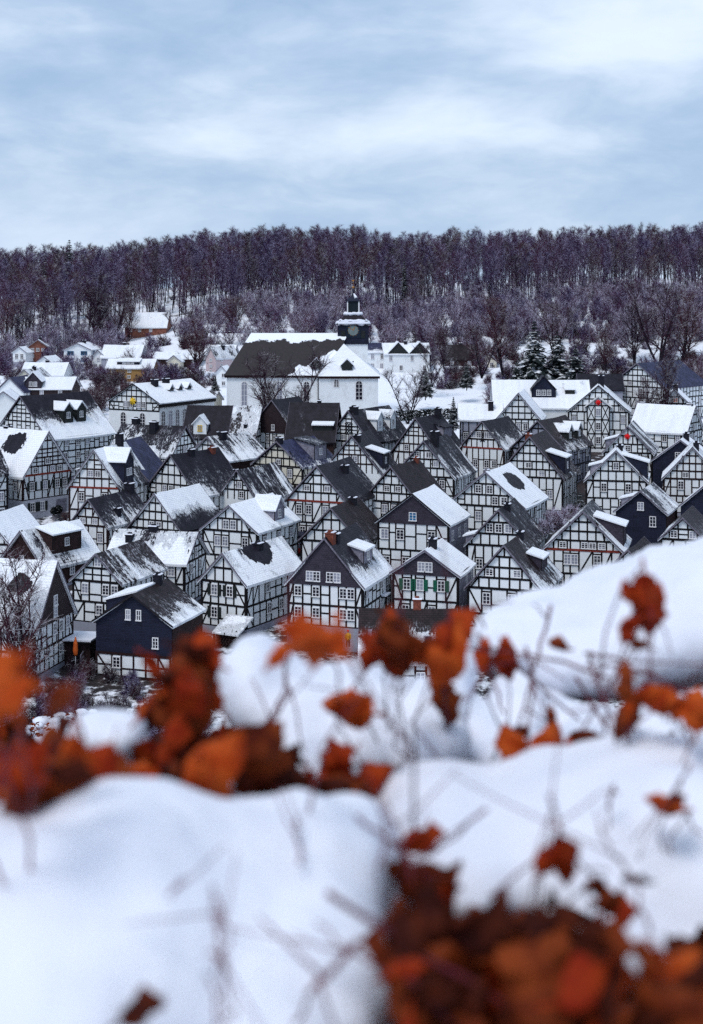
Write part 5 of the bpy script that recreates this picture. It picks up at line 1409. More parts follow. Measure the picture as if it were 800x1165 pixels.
# undergrowth of the forest slope and shrubs between the last houses
pts = []
for i in range(1150):
    d = rg.uniform(368, 450); x = rg.uniform(-.27, .27) * d
    a = x / d
    if d > edge_d(a) + 14: continue
    if 136 < 400 + a * F < 204 and d < 432: continue
    if a < -.06 and rg.random() < .35: continue
    pts.append((x, d, zg(x, d)))
for i in range(200):
    d = rg.uniform(445, 560); x = rg.uniform(-.275, .275) * d
    pts.append((x, d, zg(x, d)))
scatter('slope_undergrowth', pts, thicket + thick_snow + shrubs_snow + thick_snow, 9, .45, 1.15)

# evergreens
def conifer(seed, h, w, mat='needle', rows=22, dens=1.0):
    rg = random.Random(seed); T = MB(); Cn = MB()
    T.tube([(0, 0, -1), (0, 0, h * .5), (0, 0, h * .97)], [h * .022, h * .014, .03], 6)
    for i in range(rows):
        t = (i + rg.random() * .5) / rows; z = h * (.06 + .93 * t)
        r = w * (1 - t) ** .8 * rg.uniform(.8, 1.1) + .12
        nb = max(4, int((9 - 4 * t) * dens))
        for j in range(nb):
            az = 2 * PI * (j + rg.random() * .7) / nb + i
            l = r * rg.uniform(.7, 1.15); ca, sa = math.cos(az), math.sin(az)
            n = 5; prev = None
            for k in range(n + 1):
                u = k / n; rr = l * u; zz = z + .25 * rr * .4 - .38 * rr * u + rg.gauss(0, .03)
                hw = (.42 * l * (1 - u) ** .7 * (u * 2.2 + .25) if u < .45 else .42 * l * (1 - u) ** .7) * rg.uniform(.7, 1.1) + .03
                c = Vector((ca * rr, sa * rr, zz)); s = Vector((-sa, ca, 0)) * hw
                cur = (c - s - Vector((0, 0, hw * .45)), c, c + s - Vector((0, 0, hw * .45)))
                if prev:
                    Cn.poly([prev[0], prev[1], cur[1], cur[0]]); Cn.poly([prev[1], prev[2], cur[2], cur[1]])
                    if rg.random() < .8:   # hanging sprays break the outline
                        for q in (cur[0], cur[2]):
                            e = q + Vector((rg.gauss(0, .12), rg.gauss(0, .12), -rg.uniform(.15, .45) * (1 + l * .15)))
                            Cn.poly([q, cur[1], e])
                prev = cur
    return T.mesh('trunk', M['bark']), Cn.mesh('crown', M[mat])
def put_px(name, proto, x, by, d, sc, label, group=None, rz=0, cat='tree', szf=1.0):
    p = P(x, by, d); return put_tree(name, proto, p, rz, sc, label, group, cat, szf)
spr = [conifer(1, 13, 5.2, rows=20), conifer(2, 12, 4.8, rows=18), conifer(3, 9, 4.6, rows=15)]
put_px('spruce_tree', spr[0], 608, 437, 296, 1.02, 'taller of the two snow laden spruces above the long snowy roof')
put_px('spruce_tree', spr[1], 634, 437, 298, .92, 'second snow laden spruce, right of the tallest one, above the long snowy roof')
put_px('spruce_tree', spr[2], 655, 437, 294, .9, 'lowest snow laden spruce touching the dark roofed house')
put_px('spruce_tree', spr[2], 588, 437, 293, .55, 'small snow flecked spruce at the left foot of the tallest one')
sm = [conifer(11, 9, 2.4, 'needledark', 20), conifer(12, 6, 2.6, 'needledark', 16)]
put_px('fir_tree', sm[0], 516, 488, 250, .62, 'dark small fir by the snowy meadow hedge above the dark slate roofs')
put_px('fir_tree', sm[1], 484, 450, 296, .95, 'broad dark evergreen beside the bare tree on the meadow')
put_px('fir_tree', sm[1], 531, 440, 305, .8, 'dark evergreen in the middle of the shrub slope above the meadow')
put_px('fir_tree', sm[0], 66, 398, 405, .9, 'dark fir between the brick house and the white villa')
put_px('fir_tree', sm[0], 707, 385, 395, 1.15, 'slim dark fir on the right slope below the forest')
put_px('fir_tree', sm[0], 172, 391, 408, .85, 'dark fir in front of the steep snowy roofed house')
put_px('fir_tree', sm[0], 153, 391, 408, .7, 'dark fir at the left corner of the steep snowy roofed house')
put_px('fir_tree', sm[1], 245, 446, 310, .55, 'small dark evergreen behind the small white tower like house')
tall = conifer(21, 22, 3.2, 'needledark', 30)
broadfir = conifer(22, 20, 4.6, 'needledark', 24)
put_px('fir_tree', tall, 460, 345, 440, .62, 'slim dark fir standing out in the forest right of the church tower')
put_px('fir_tree', tall, 320, 376, 420, .55, 'slim dark fir at the forest foot above the church ridge')
put_px('fir_tree', broadfir, 52, 345, 470, .74, 'dark fir on the left skyline of the forest')
put_px('fir_tree', broadfir, 79, 340, 470, .98, 'tallest dark fir breaking the left forest skyline')

# single bare trees
BT = [
 (36, 790, 137, 1.15, 'tall bare tree in front of the barn house', 0, 3),
 (322, 508, 258, 1.5, 'large bare tree in front of the church nave', 1, 5),
 (298, 508, 256, .95, 'bare tree left of the largest one at the church', 2, 1),
 (345, 500, 262, .8, 'smaller bare tree at the church drainpipe', 0, 2),
 (464, 478, 283, .9, 'bare tree standing alone by the snowy meadow right of the church', 1, 2),
 (751, 485, 262, 1.0, 'bare tree in front of the plain navy roof', 2, 1),
 (742, 486, 264, .75, 'slim bare tree touching the tall timbered house', 0, 4),
 (750, 412, 345, 1.75, 'biggest bare tree on the right slope', 1, 0),
 (775, 412, 350, 1.45, 'big bare tree at the right edge of the slope', 0, 1),
 (722, 414, 348, 1.2, 'bare tree left of the biggest one on the right slope', 2, 2),
 (572, 420, 325, 1.35, 'wide bare tree left of the snow laden spruces', 2, 3),
 (548, 425, 318, 1.0, 'bare tree between the dark red roof and the wide bare tree', 1, 3),
 (505, 415, 335, .9, 'bare tree beside the orange garden hut', 0, 2),
 (492, 436, 310, .75, 'bare tree in front of the long white building', 1, 1),
 (225, 425, 335, 1.1, 'bare tree in front of the low brownish house', 0, 5),
 (207, 395, 395, .9, 'bare tree in front of the steep snowy roof on the slope', 1, 2),
 (143, 395, 400, .95, 'bare tree at the left end of the steep snowy roof', 2, 1),
 (110, 392, 398, 1.7, 'tall bare tree right of the white villa', 0, 2),
 (128, 392, 402, 1.5, 'tall bare tree above the broad snowy roof', 1, 2),
 (265, 400, 380, 1.2, 'bare tree behind the pale pink gable', 2, 2),
 (5, 400, 395, 1.3, 'bare tree at the left edge below the forest', 1, 4),
 (20, 402, 392, 1.15, 'bare tree left of the red brick house', 0, 1),
 (795, 460, 300, .9, 'reddish bare tree at the right edge beside the navy roof', 1, 3),
 (690, 420, 330, .9, 'bare tree on the slope above the dark roofed house', 0, 2),
 (630, 400, 352, 1.1, 'bare tree behind the snow laden spruces', 1, 1),
]
for x, by, d, sc, lab, k, rz in BT:
    put_px('bare_tree', broad[k], x, by, d, sc, lab, None, rz)
# brown thicket left of the school, shrubs on the shrub slope
BS = 'bare brown bush in the thicket between the very large timbered house and the school'
for i in range(26):
    d = rg.uniform(262, 330); x = rg.uniform(96, 150)
    z = -(float(np.interp(d, [262, 330], [474, 436])) - HY) * d / F
    put_tree('bare_bush', shrubb[i % 2], ((x - 400) / F * d, d, z), rg.uniform(0, 6), rg.uniform(.8, 1.35), BS, 'bushes between the large timbered house and the school', 'bush')
LS = 'bare purple shrub on the snowy slope between the last houses and the forest'
n = 0
while n < 260:
    d = rg.uniform(298, 385); px = rg.uniform(-10, 810)
    if 250 < px < 440: continue
    if 430 < px < 560 and d < 318: continue
    if px < 250 and d < 325: continue
    if 425 < px < 495 and d < 352: continue
    z = -(82933.0 / d + 188.3 - HY) * d / F
    x = (px - 400) / F * d
    put_tree('bare_shrub', (shrub + shrubs_snow + shrubb)[n % 7], (x, d, max(z, zg(x, d) - .6) - .2), rg.uniform(0, 6), rg.uniform(.6, 1.9), LS, 'shrubs on the slope behind the town', 'shrub'); n += 1
for k in range(120):
    px, d = (rg.uniform(440, 810), rg.uniform(316, 352)) if k < 80 else (rg.uniform(95, 255), rg.uniform(322, 385))
    if 425 < px < 492: continue
    z = -(82933.0 / d + 188.3 - HY) * d / F; x = (px - 400) / F * d
    put_tree('bare_bush', shrubb[k % 2], (x, d, max(z, zg(x, d) - .6) - .2), rg.uniform(0, 6), rg.uniform(.7, 1.5), 'bare dark brown bush in the gardens behind the old town', 'bushes in the gardens behind the old town', 'bush')
for k, (px, by) in enumerate(((8, 606), (20, 602), (29, 599), (75, 592))):
    put_px('bare_bush', shrubb[k % 2], px, by, 82933 / (by - 188.3), .45, 'low dark bush along the street in front of the row house and the inn', 'low bushes along the left street', k, 'bush')
put_px('snowy_bush', shrubs_snow[0], 634, 604, 183, 1.35, 'wide bush dusted with snow between the gridded gables', None, 0, 'bush', .8)
put_px('snowy_bush', shrubs_snow[1], 652, 600, 187, 1.1, 'snow dusted bush right of the widest one between the gridded gables', None, 2, 'bush', .9)
put_px('snowy_bush', shrubs_snow[1], 620, 606, 180, .85, 'low snow dusted bush left of the widest one between the gridded gables', None, 4, 'bush', .8)
put_px('evergreen_bush', sm[1], 660, 588, 196, .55, 'dark evergreen bush at the corner of the tall gridded gable', None, 0, 'bush')
# brush on the near slope below the town, and snow capped bushes closer still
LB = 'bare brown bush on the near slope below the barn and the navy boarded house'
for i in range(130):
    d = rg.uniform(122, 143); px = rg.uniform(-25, 235)
    x = (px - 400) / F * d
    put_tree('bare_bush', (shrubb + shrub[:1])[i % 3], (x, d, zg(x, d) - .1), rg.uniform(0, 6), rg.uniform(.35, 1.1) * (.7 if d > 131 else 1), LB, 'bare bushes on the near slope', 'bush')

def capped_bush(seed, w, h):
    """low leafy bush: red brown leaves and twigs carrying knobs of snow"""
    rg = random.Random(seed); lf = MB(); sn = MB()
    t, c = branchy(seed, h, .03, .1, w * .5, 7, 4, 4, up=.8, twl=.3, twr=.008, stems=4)
    for i in range(700):
        a = rg.uniform(0, 2 * PI); r = w * math.sqrt(rg.random()) * .62; z = h * rg.uniform(.15, 1.0) * (1 - .45 * (r / w) ** 2)
        p = Vector((r * math.cos(a), r * math.sin(a), z)); u = Vector((rg.gauss(0, 1), rg.gauss(0, 1), rg.gauss(0, .7))).normalized() * .055; v = u.cross(Vector((rg.gauss(0, 1), rg.gauss(0, 1), 1))).normalized() * .035
        lf.poly([p - u, p + v, p + u, p - v])
    for i in range(46):
        a = rg.uniform(0, 2 * PI); r = w * math.sqrt(rg.random()) * .58; z = h * (1.0 - .5 * (r / w) ** 2) * rg.uniform(.78, 1.0)
        s = rg.uniform(.06, .16); c0 = Vector((r * math.cos(a), r * math.sin(a), z)); b = len(sn.v); nn, mm = 8, 5
        for q in range(mm + 1):
            th = PI * q / mm
            for k in range(nn):
                ph = 2 * PI * k / nn; f = 1 + .2 * mnoise.noise(Vector((math.cos(ph) * 2 + i, math.sin(ph) * 2, th * 2)))
                sn.v.append((c0.x + s * f * 1.15 * math.sin(th) * math.cos(ph), c0.y + s * f * math.sin(th) * math.sin(ph), c0.z + s * .62 * f * math.cos(th)))
        for q in range(mm):
            for k in range(nn):
                k2 = (k + 1) % nn; sn.f.append((b + q * nn + k, b + q * nn + k2, b + (q + 1) * nn + k2, b + (q + 1) * nn + k))
    return [t.mesh('stem', M['bark']), c.mesh('twigs', M['twigbrown']), lf.mesh('foliage', M['leaf_brown']), sn.mesh('snow_caps', M['snow'], True)]
cb = [capped_bush(1, 1.25, 1.3), capped_bush(2, 1.1, 1.2)]
for i, (x, y, d, sc, lab) in enumerate([
        (72, 892, 27, 1.0, 'snow capped leafy bush, the largest, behind the orange leaves at left'),
        (30, 900, 25, .95, 'snow capped bush left of the largest one behind the hedge'),
        (96, 862, 33, .8, 'small snow capped bush right behind the largest one at left'),
        (8, 930, 22, .9, 'snow capped bush cut by the left edge behind the hedge'),
        (128, 892, 29, .8, 'snow capped bush just behind the small snow arch on the hedge'),
        (52, 930, 22, .8, 'nearest snow capped bush behind the orange leaves')]):
    o = empty('leafy_bush', P(x, y, d), i * 1.3, lab, 'bush', 'snow capped bushes behind the hedge'); o.scale = (sc,) * 3
    for me, nm in zip(cb[i % 2], ('stem', 'twig', 'foliage', 'snow_cap')):
        q = link(nm, me, o)
        if nm in ('foliage', 'snow_cap'): q['kind'] = 'stuff'
# dark clipped hedge along the meadow
def meadow_hedge():
    p0 = P(428, 476, 275); p1 = P(532, 472, 262)
    r = empty('clipped_hedge', p0, 0, 'dark clipped hedge along the snowy meadow right of the church', 'hedge')
    q = MB(); rg = random.Random(6); v = p1 - p0
    for i in range(2600):
        t = rg.random(); c = Vector((v.x * t, v.y * t + rg.uniform(-.5, .5), v.z * t + rg.uniform(-.6, 1.25)))
        a = Vector((rg.gauss(0, 1), rg.gauss(0, 1), rg.gauss(0, 1))).normalized() * .16; b = a.cross(Vector((rg.gauss(0, 1), rg.gauss(0, 1), 1))).normalized() * .1
        q.poly([c - a - b, c + a - b, c + a + b, c - a + b])
    q.build('foliage', M['needledark'], r, fixn=False)
meadow_hedge()
# ------------------------------------------------------------------ the snowed-in beech hedge right before the camera
hedge = empty('beech_hedge', (0, 1.5, -1.6), 0, 'russet beech hedge under thick snow cushions at the very front', 'hedge')
def hedge_part(o):
    o.parent = hedge; o.matrix_parent_inverse = Matrix.Translation((0, -1.5, 1.6)); return o

def mound(name, lumps, label, vox=.012, smooth_it=8, seed=0, rough=.015):
    """a cushion of snow: ellipsoids (pixel x, y, distance, radii in pixels, depth radius in m) fused and softened"""
    bm = bmesh.new()
    for (x, y, d, rx, ry, rd) in lumps:
        c = P(x, y, d); s = d / F
        bmesh.ops.create_icosphere(bm, subdivisions=3, radius=1, matrix=Matrix.Translation(c) @ Matrix.Diagonal((rx * s, rd, ry * s, 1)))
    me = bpy.data.meshes.new(name); bm.to_mesh(me); bm.free()
    o = bpy.data.objects.new(name, me); C.objects.link(o)
    a = o.modifiers.new('r', 'REMESH'); a.mode = 'VOXEL'; a.voxel_size = vox
    b = o.modifiers.new('s', 'SMOOTH'); b.iterations = smooth_it; b.factor = .5
    dg = bpy.context.evaluated_depsgraph_get()
    nm = bpy.data.meshes.new_from_object(o.evaluated_get(dg)); o.modifiers.clear(); o.data = nm
    nm.materials.clear(); nm.materials.append(M['snowfg'])
    n = len(nm.vertices); co = np.empty(n * 3); nm.vertices.foreach_get('co', co); no = np.empty(n * 3); nm.vertex_normals.foreach_get('vector', no)
    co = co.reshape(-1, 3); no = no.reshape(-1, 3)
    h = np.array([mnoise.noise(Vector(p) * 9 + Vector((seed, 0, 0))) * .8 + mnoise.noise(Vector(p) * 20) * .35 + mnoise.noise(Vector(p) * 38) * .25 for p in co])
    co += no * (h * rough)[:, None]
    ctr = co.mean(0); co -= ctr
    nm.vertices.foreach_set('co', co.reshape(-1)); nm.polygons.foreach_set('use_smooth', [True] * len(nm.polygons)); nm.update()
    o.location = ctr
    tag(o, label, 'snow', 'snow cushions on the hedge')
    return o

mound('snow_cushion', [(110, 1090, 1.02, 215, 180, .20), (250, 1060, 1.05, 150, 120, .16), (345, 1040, 1.08, 110, 110, .14), (330, 1140, .98, 125, 110, .13), (-20, 1130, 1.0, 120, 195, .18), (400, 985, 1.15, 70, 58, .1), (150, 960, 1.12, 90, 55, .1)],
      'biggest snow cushion, filling the lower left corner of the view', seed=1)
mound('snow_cushion', [(520, 955, 1.38, 120, 66, .16), (640, 950, 1.38, 120, 78, .16), (760, 960, 1.36, 130, 105, .18), (690, 1045, 1.25, 70, 62, .1), (800, 1060, 1.25, 95, 70, .12), (455, 955, 1.36, 55, 32, .1), (850, 940, 1.38, 120, 95, .16)],
      'broad snow cushion at lower right behind the dark red leaves', seed=2)
mound('snow_cushion', [(640, 730, 2.25, 92, 52, .22), (720, 714, 2.25, 100, 66, .22), (800, 698, 2.25, 110, 78, .24), (880, 680, 2.25, 110, 80, .24), (578, 723, 2.2, 42, 27, .14), (692, 758, 2.15, 58, 30, .12)],
      'high smooth snow cushion at right, hiding the houses behind it', seed=3)
mound('snow_cushion', [(292, 772, 1.78, 44, 50, .13), (345, 812, 1.75, 60, 50, .14), (405, 820, 1.75, 70, 58, .16), (470, 832, 1.75, 62, 52, .15), (370, 850, 1.68, 70, 40, .12), (300, 800, 1.75, 40, 40, .1)],
      'two lobed snow cushion in the middle, carrying an orange leaf', seed=4)
mound('snow_cushion', [(510, 806, 1.95, 24, 48, .09), (540, 838, 1.92, 36, 34, .10), (590, 806, 2.0, 36, 38, .11), (634, 818, 2.0, 34, 30, .10), (575, 856, 1.85, 50, 26, .10), (524, 752, 2.0, 14, 34, .05)],
      'lumpy snow cushion between the middle one and the high smooth one', seed=5, vox=.011)
mound('snow_cushion', [(684, 842, 1.88, 46, 36, .10), (742, 842, 1.86, 44, 38, .10), (806, 836, 1.88, 42, 42, .10), (640, 862, 1.8, 52, 28, .08)],
      'snow cushion at right under the high smooth one, with red leaves before it', seed=6, vox=.011)
mound('snow_cushion', [(112, 832, 1.5, 31, 19, .05), (86, 855, 1.5, 8, 30, .03), (128, 866, 1.48, 15, 40, .04), (152, 848, 1.52, 17, 34, .05), (140, 835, 1.5, 26, 20, .05)],
      'small arched snow cushion on the leaves at left', seed=7, vox=.006, smooth_it=5, rough=.006)
mound('snow_cushion', [(2, 955, 1.25, 36, 30, .06), (-20, 945, 1.25, 36, 30, .06)],
      'small snow lump at the left edge above the biggest cushion', seed=8, vox=.008)
for k, (x, y, r_) in enumerate([(270, 915, 9), (258, 890, 6), (170, 903, 8)]):
    mound('snow_lump', [(x, y, 1.2, r_, r_ * 1.2, .008), (x + 3, y + 4, 1.2, r_ * .7, r_, .007)], ['tiny snow crumb on the dark leaves below the big orange leaf', 'smaller snow crumb above the tiny one on the dark leaves', 'tiny snow crumb left of the big orange leaf'][k], vox=.003, smooth_it=2, rough=.002)

# ---- leaves
def leaf_mesh(seed, l, w, curl, fold, lobes=0.0, wav=.1):
    """ovate leaf with a keel along the midrib, drawn up edges and a bent tip; origin at the stalk, along +z"""
    rg = random.Random(seed); nu, nv = 16, 7; v = []; f = []
    k1, k2 = rg.uniform(-1, 1), rg.uniform(-1, 1)
    for i in range(nu + 1):
        t = i / nu
        hw = w * .5 * (math.sin(PI * min(1, t ** .8)) ** .85) * (1 + lobes * math.sin(t * 17 + seed)) + .0012
        a = curl * t * t
        y0 = l * (math.sin(a) / max(curl, .01) * .55 if curl > .01 else 0); z0 = l * t * (1 - .18 * abs(curl) * t)
        for j in range(nv + 1):
            s = (j / nv - .5) * 2
            jag = 1 + (lobes * 1.6 * (rg.random() - .45) if j in (0, nv) else 0)
            yy = y0 + fold * hw * s * s * (1 + .5 * k1 * t) + hw * wav * math.sin(9 * t + 3 * s + seed) + .12 * w * k2 * s * t
            v.append((s * hw * jag * (1 - .2 * fold * abs(s)), yy, z0 - .12 * hw * s * s + .02 * l * math.sin(5 * s + seed) * t))
    for i in range(nu):
        for j in range(nv):
            a = i * (nv + 1) + j; f.append((a, a + 1, a + nv + 2, a + nv + 1))
    stalk = MB(); stalk.tube([(0, 0, .002), (.002, -.002, -l * .18)], [.0016, .0014], 4)
    b = len(v); v += stalk.v; f += [tuple(b + q for q in ff) for ff in stalk.f]
    return v, f

EXTRA = []
_r = random.Random(12)
for (n_, x0, x1, y0, y1, d0, d1, l0, l1, cols) in (
        (15, -10, 120, 845, 925, 1.02, 1.2, 50, 90, ('orange', 'red', 'brown', 'orange', 'dark')), (13, 165, 250, 720, 850, 1.24, 1.4, 44, 80, ('brown', 'red', 'dark', 'brown', 'orange')),
        (20, 250, 470, 868, 935, 1.3, 1.45, 36, 70, ('brown', 'dark', 'red', 'dark')), (34, 440, 800, 1080, 1165, .84, .95, 40, 90, ('brown', 'dark', 'dark', 'dark', 'red')),
        (8, 440, 530, 1000, 1060, 1.0, 1.08, 40, 70, ('brown', 'red', 'dark')), (6, 430, 535, 725, 775, 1.5, 1.6, 26, 54, ('red', 'brown', 'orange')),
        (5, 560, 640, 730, 860, 1.5, 1.7, 18, 36, ('red', 'brown')), (6, 700, 800, 775, 830, 1.35, 1.42, 18, 34, ('red', 'brown', 'orange')), (5, 715, 760, 670, 740, 1.4, 1.45, 18, 36, ('red', 'brown')),
        (6, 610, 730, 990, 1060, 1.02, 1.06, 18, 40, ('red', 'brown', 'dark')), (6, 10, 60, 740, 840, .9, 1.0, 30, 60, ('orange', 'brown')), (5, 310, 390, 690, 750, 1.0, 1.2, 22, 46, ('orange', 'red'))):
    for _ in range(n_):
        l_ = _r.uniform(l0, l1)
        EXTRA.append((_r.uniform(x0, x1), _r.uniform(y0, y1), _r.uniform(d0, d1), l_, l_ * _r.uniform(.4, .7), _r.uniform(0, 360), _r.uniform(-10, 35), _r.uniform(-60, 60), _r.uniform(.5, 1.3), _r.uniform(.4, 1.1), _r.choice(cols)))
LEAVES = [ # tip-to-stalk centre px, distance, length px, width px, roll deg (0 = tip up, + = clockwise), pitch, yaw, curl, fold, colour
 (338, 712, 1.02, 105, 62, -58, 20, 20, 1.0, .9, 'orange'), (372, 738, 1.0, 50, 34, -70, 10, -20, .8, .6, 'orange'),
 (382, 806, 1.42, 92, 52, -84, 25, 10, .5, .5, 'orange'), (400, 815, 1.40, 50, 42, 150, 15, 30, .5, .4, 'orange'),
 (12, 778, .88, 92, 66, 20, 10, 25, .9, .7, 'orange'), (-8, 800, .86, 70, 55, -60, 10, -25, .9, .7, 'orange'),
 (236, 862, 1.14, 118, 76, 28, 12, -22, .9, .55, 'orange'), (218, 890, 1.12, 60, 46, 200, 10, 20, .8, .5, 'orange'),
 (222, 775, 1.3, 105, 66, 12, 5, 15, .7, .6, 'brown'), (205, 800, 1.32, 90, 60, -38, 5, -20, .7, .6, 'brown'), (238, 745, 1.34, 70, 50, 5, 5, 20, .8, .6, 'red'), (190, 840, 1.3, 95, 64, 170, 0, 20, .7, .6, 'brown'),
 (290, 885, 1.26, 130, 76, 160, 8, 12, .5, .5, 'brown'), (340, 905, 1.3, 110, 70, 120, 0, -20, .8, .6, 'dark'), (385, 912, 1.34, 95, 60, 80, 0, -10, .6, .6, 'brown'), (430, 893, 1.4, 70, 44, 70, 10, 0, .6, .6, 'red'),
 (40, 890, 1.06, 130, 96, -20, 10, 20, .7, .5, 'orange'), (84, 880, 1.08, 120, 80, 30, 10, -20, .8, .6, 'red'), (10, 905, 1.02, 110, 84, 160, 10, 20, .8, .6, 'red'), (60, 915, 1.04, 120, 70, 80, 5, 10, .8, .6, 'brown'), (120, 905, 1.12, 100, 60, 110, 5, 10, .8, .6, 'brown'),
 (150, 884, 1.25, 64, 38, -75, 12, 12, .6, .6, 'orange'),
 (452, 728, 1.55, 84, 46, 8, 6, 12, .6, .6, 'red'), (462, 745, 1.5, 95, 60, 150, 5, -10, .6, .6, 'brown'), (430, 752, 1.52, 74, 46, 200, 5, -10, .6, .6, 'red'),
 (508, 735, 1.48, 96, 56, 14, 14, -14, .6, .5, 'orange'), (530, 724, 1.5, 80, 48, 62, 10, 10, .6, .6, 'red'), (500, 765, 1.5, 70, 40, 175, 8, 5, .6, .6, 'orange'),
 (506, 812, 1.62, 88, 40, 172, 8, 10, .6, .6, 'brown'), (555, 746, 1.7, 44, 24, 18, 5, 10, .6, .6, 'red'), (584, 762, 1.68, 62, 36, 160, 6, -10, .6, .6, 'red'), (580, 740, 1.7, 36, 24, 10, 6, 10, .6, .6, 'red'),
 (592, 848, 1.5, 62, 48, -8, 12, 20, .6, .6, 'orange'), (620, 845, 1.52, 64, 46, 18, 12, -20, .6, .6, 'orange'), (650, 852, 1.6, 26, 14, 0, 6, 0, .5, .6, 'red'),
 (735, 700, 1.42, 100, 48, 178, 8, 10, .5, .7, 'red'), (742, 690, 1.43, 64, 34, 10, 6, -20, .5, .7, 'red'), (718, 672, 1.42, 30, 20, -10, 6, 10, .5, .7, 'red'), (716, 712, 1.42, 34, 20, -120, 6, 10, .5, .7, 'red'),
 (742, 796, 1.36, 62, 38, -88, 14, 12, .6, .6, 'orange'), (772, 800, 1.36, 46, 28, 80, 12, -12, .6, .6, 'red'), (795, 805, 1.33, 56, 46, 10, 12, -12, .6, .6, 'orange'), (710, 828, 1.38, 76, 32, 205, 5, 12, .6, .7, 'brown'), (722, 780, 1.4, 60, 26, 10, 5, 12, .6, .7, 'brown'),
 (752, 916, 1.2, 52, 26, -80, 18, 10, .6, .6, 'orange'), (776, 912, 1.2, 34, 20, 70, 15, -10, .6, .6, 'brown'),
 (492, 966, 1.12, 78, 40, 112, 20, 6, .5, .5, 'red'), (484, 1030, 1.05, 104, 78, 165, 10, 18, .7, .6, 'brown'), (508, 1045, 1.06, 84, 56, 190, 10, -18, .7, .6, 'red'), (470, 1010, 1.06, 60, 40, -60, 10, 18, .7, .6, 'brown'),
 (634, 1000, 1.02, 105, 40, 186, 12, 22, .6, .8, 'red'), (622, 975, 1.02, 44, 30, 30, 10, -20, .5, .7, 'red'), (704, 1040, 1.04, 62, 42, 120, 8, 10, .6, .7, 'brown'), (690, 1020, 1.05, 46, 26, 150, 8, -10, .6, .7, 'dark'), (718, 1050, 1.02, 44, 32, 100, 8, 16, .6, .7, 'red'),
 (640, 1125, .86, 130, 66, 70, 15, 14, .9, .9, 'brown'), (590, 1150, .84, 130, 86, -60, 10, -16, .8, .6, 'brown'), (700, 1150, .84, 140, 90, 105, 12, 12, .8, .6, 'red'), (780, 1115, .86, 110, 80, 30, 15, -20, .8, .6, 'orange'), (770, 1150, .83, 120, 80, -50, 10, 16, .8, .6, 'brown'),
 (560, 1090, .92, 130, 80, 130, 8, 16, .8, .6, 'dark'), (510, 1110, .92, 130, 84, 60, 8, -16, .8, .6, 'brown'), (480, 1150, .88, 120, 80, -30, 8, 16, .8, .6, 'brown'), (640, 1080, .95, 110, 74, 85, 5, 10, .8, .6, 'dark'), (600, 1070, .96, 100, 60, -95, 5, 10, .8, .6, 'brown'), (690, 1100, .93, 110, 70, 140, 5, 10, .8, .6, 'dark'),
 (165, 1162, .82, 60, 40, 90, 5, 10, .8, .6, 'dark'),
]
for i, (x, y, d, l, w, roll, pitch, yaw, curl, fold, colr) in enumerate(LEAVES + EXTRA):
    s = d / F; v, f = leaf_mesh(i + 3, l * s * 1.05, w * s * .95, curl * 1.3, fold * 1.5, .15 if i % 4 == 0 else .08, .4)
    m = Matrix.Rotation(R(roll), 4, 'Y') @ Matrix.Rotation(R(yaw), 4, 'Z') @ Matrix.Rotation(R(-pitch), 4, 'X')
    c = P(x, y, d)
    me = bpy.data.meshes.new('leaf'); me.from_pydata([tuple(m @ (Vector(p) - Vector((0, 0, l * s * .5)))) for p in v], [], f)
    me.materials.append(M['leaf_' + colr]); me.polygons.foreach_set('use_smooth', [True] * len(f))
    o = bpy.data.objects.new('leaf', me); C.objects.link(o); o.location = c; hedge_part(o)
    if i < len(LEAVES) and y < 1060:      # the shoot that carries it
        rq = random.Random(i); st = c + m @ Vector((0, 0, -l * s * .62)); m2 = MB()
        q1 = st + Vector((rq.gauss(0, .012), .02, -.03)); q2 = q1 + Vector((rq.gauss(0, .02), .03, -.05)); q3 = q2 + Vector((rq.gauss(0, .02), .04, -.07))
        m2.tube([c + m @ Vector((0, 0, -l * s * .5)), st, q1, q2, q3], [.0008, .0009, .001, .0012, .0014], 5)
        hedge_part(m2.build('twig', M['stem'], None, True))

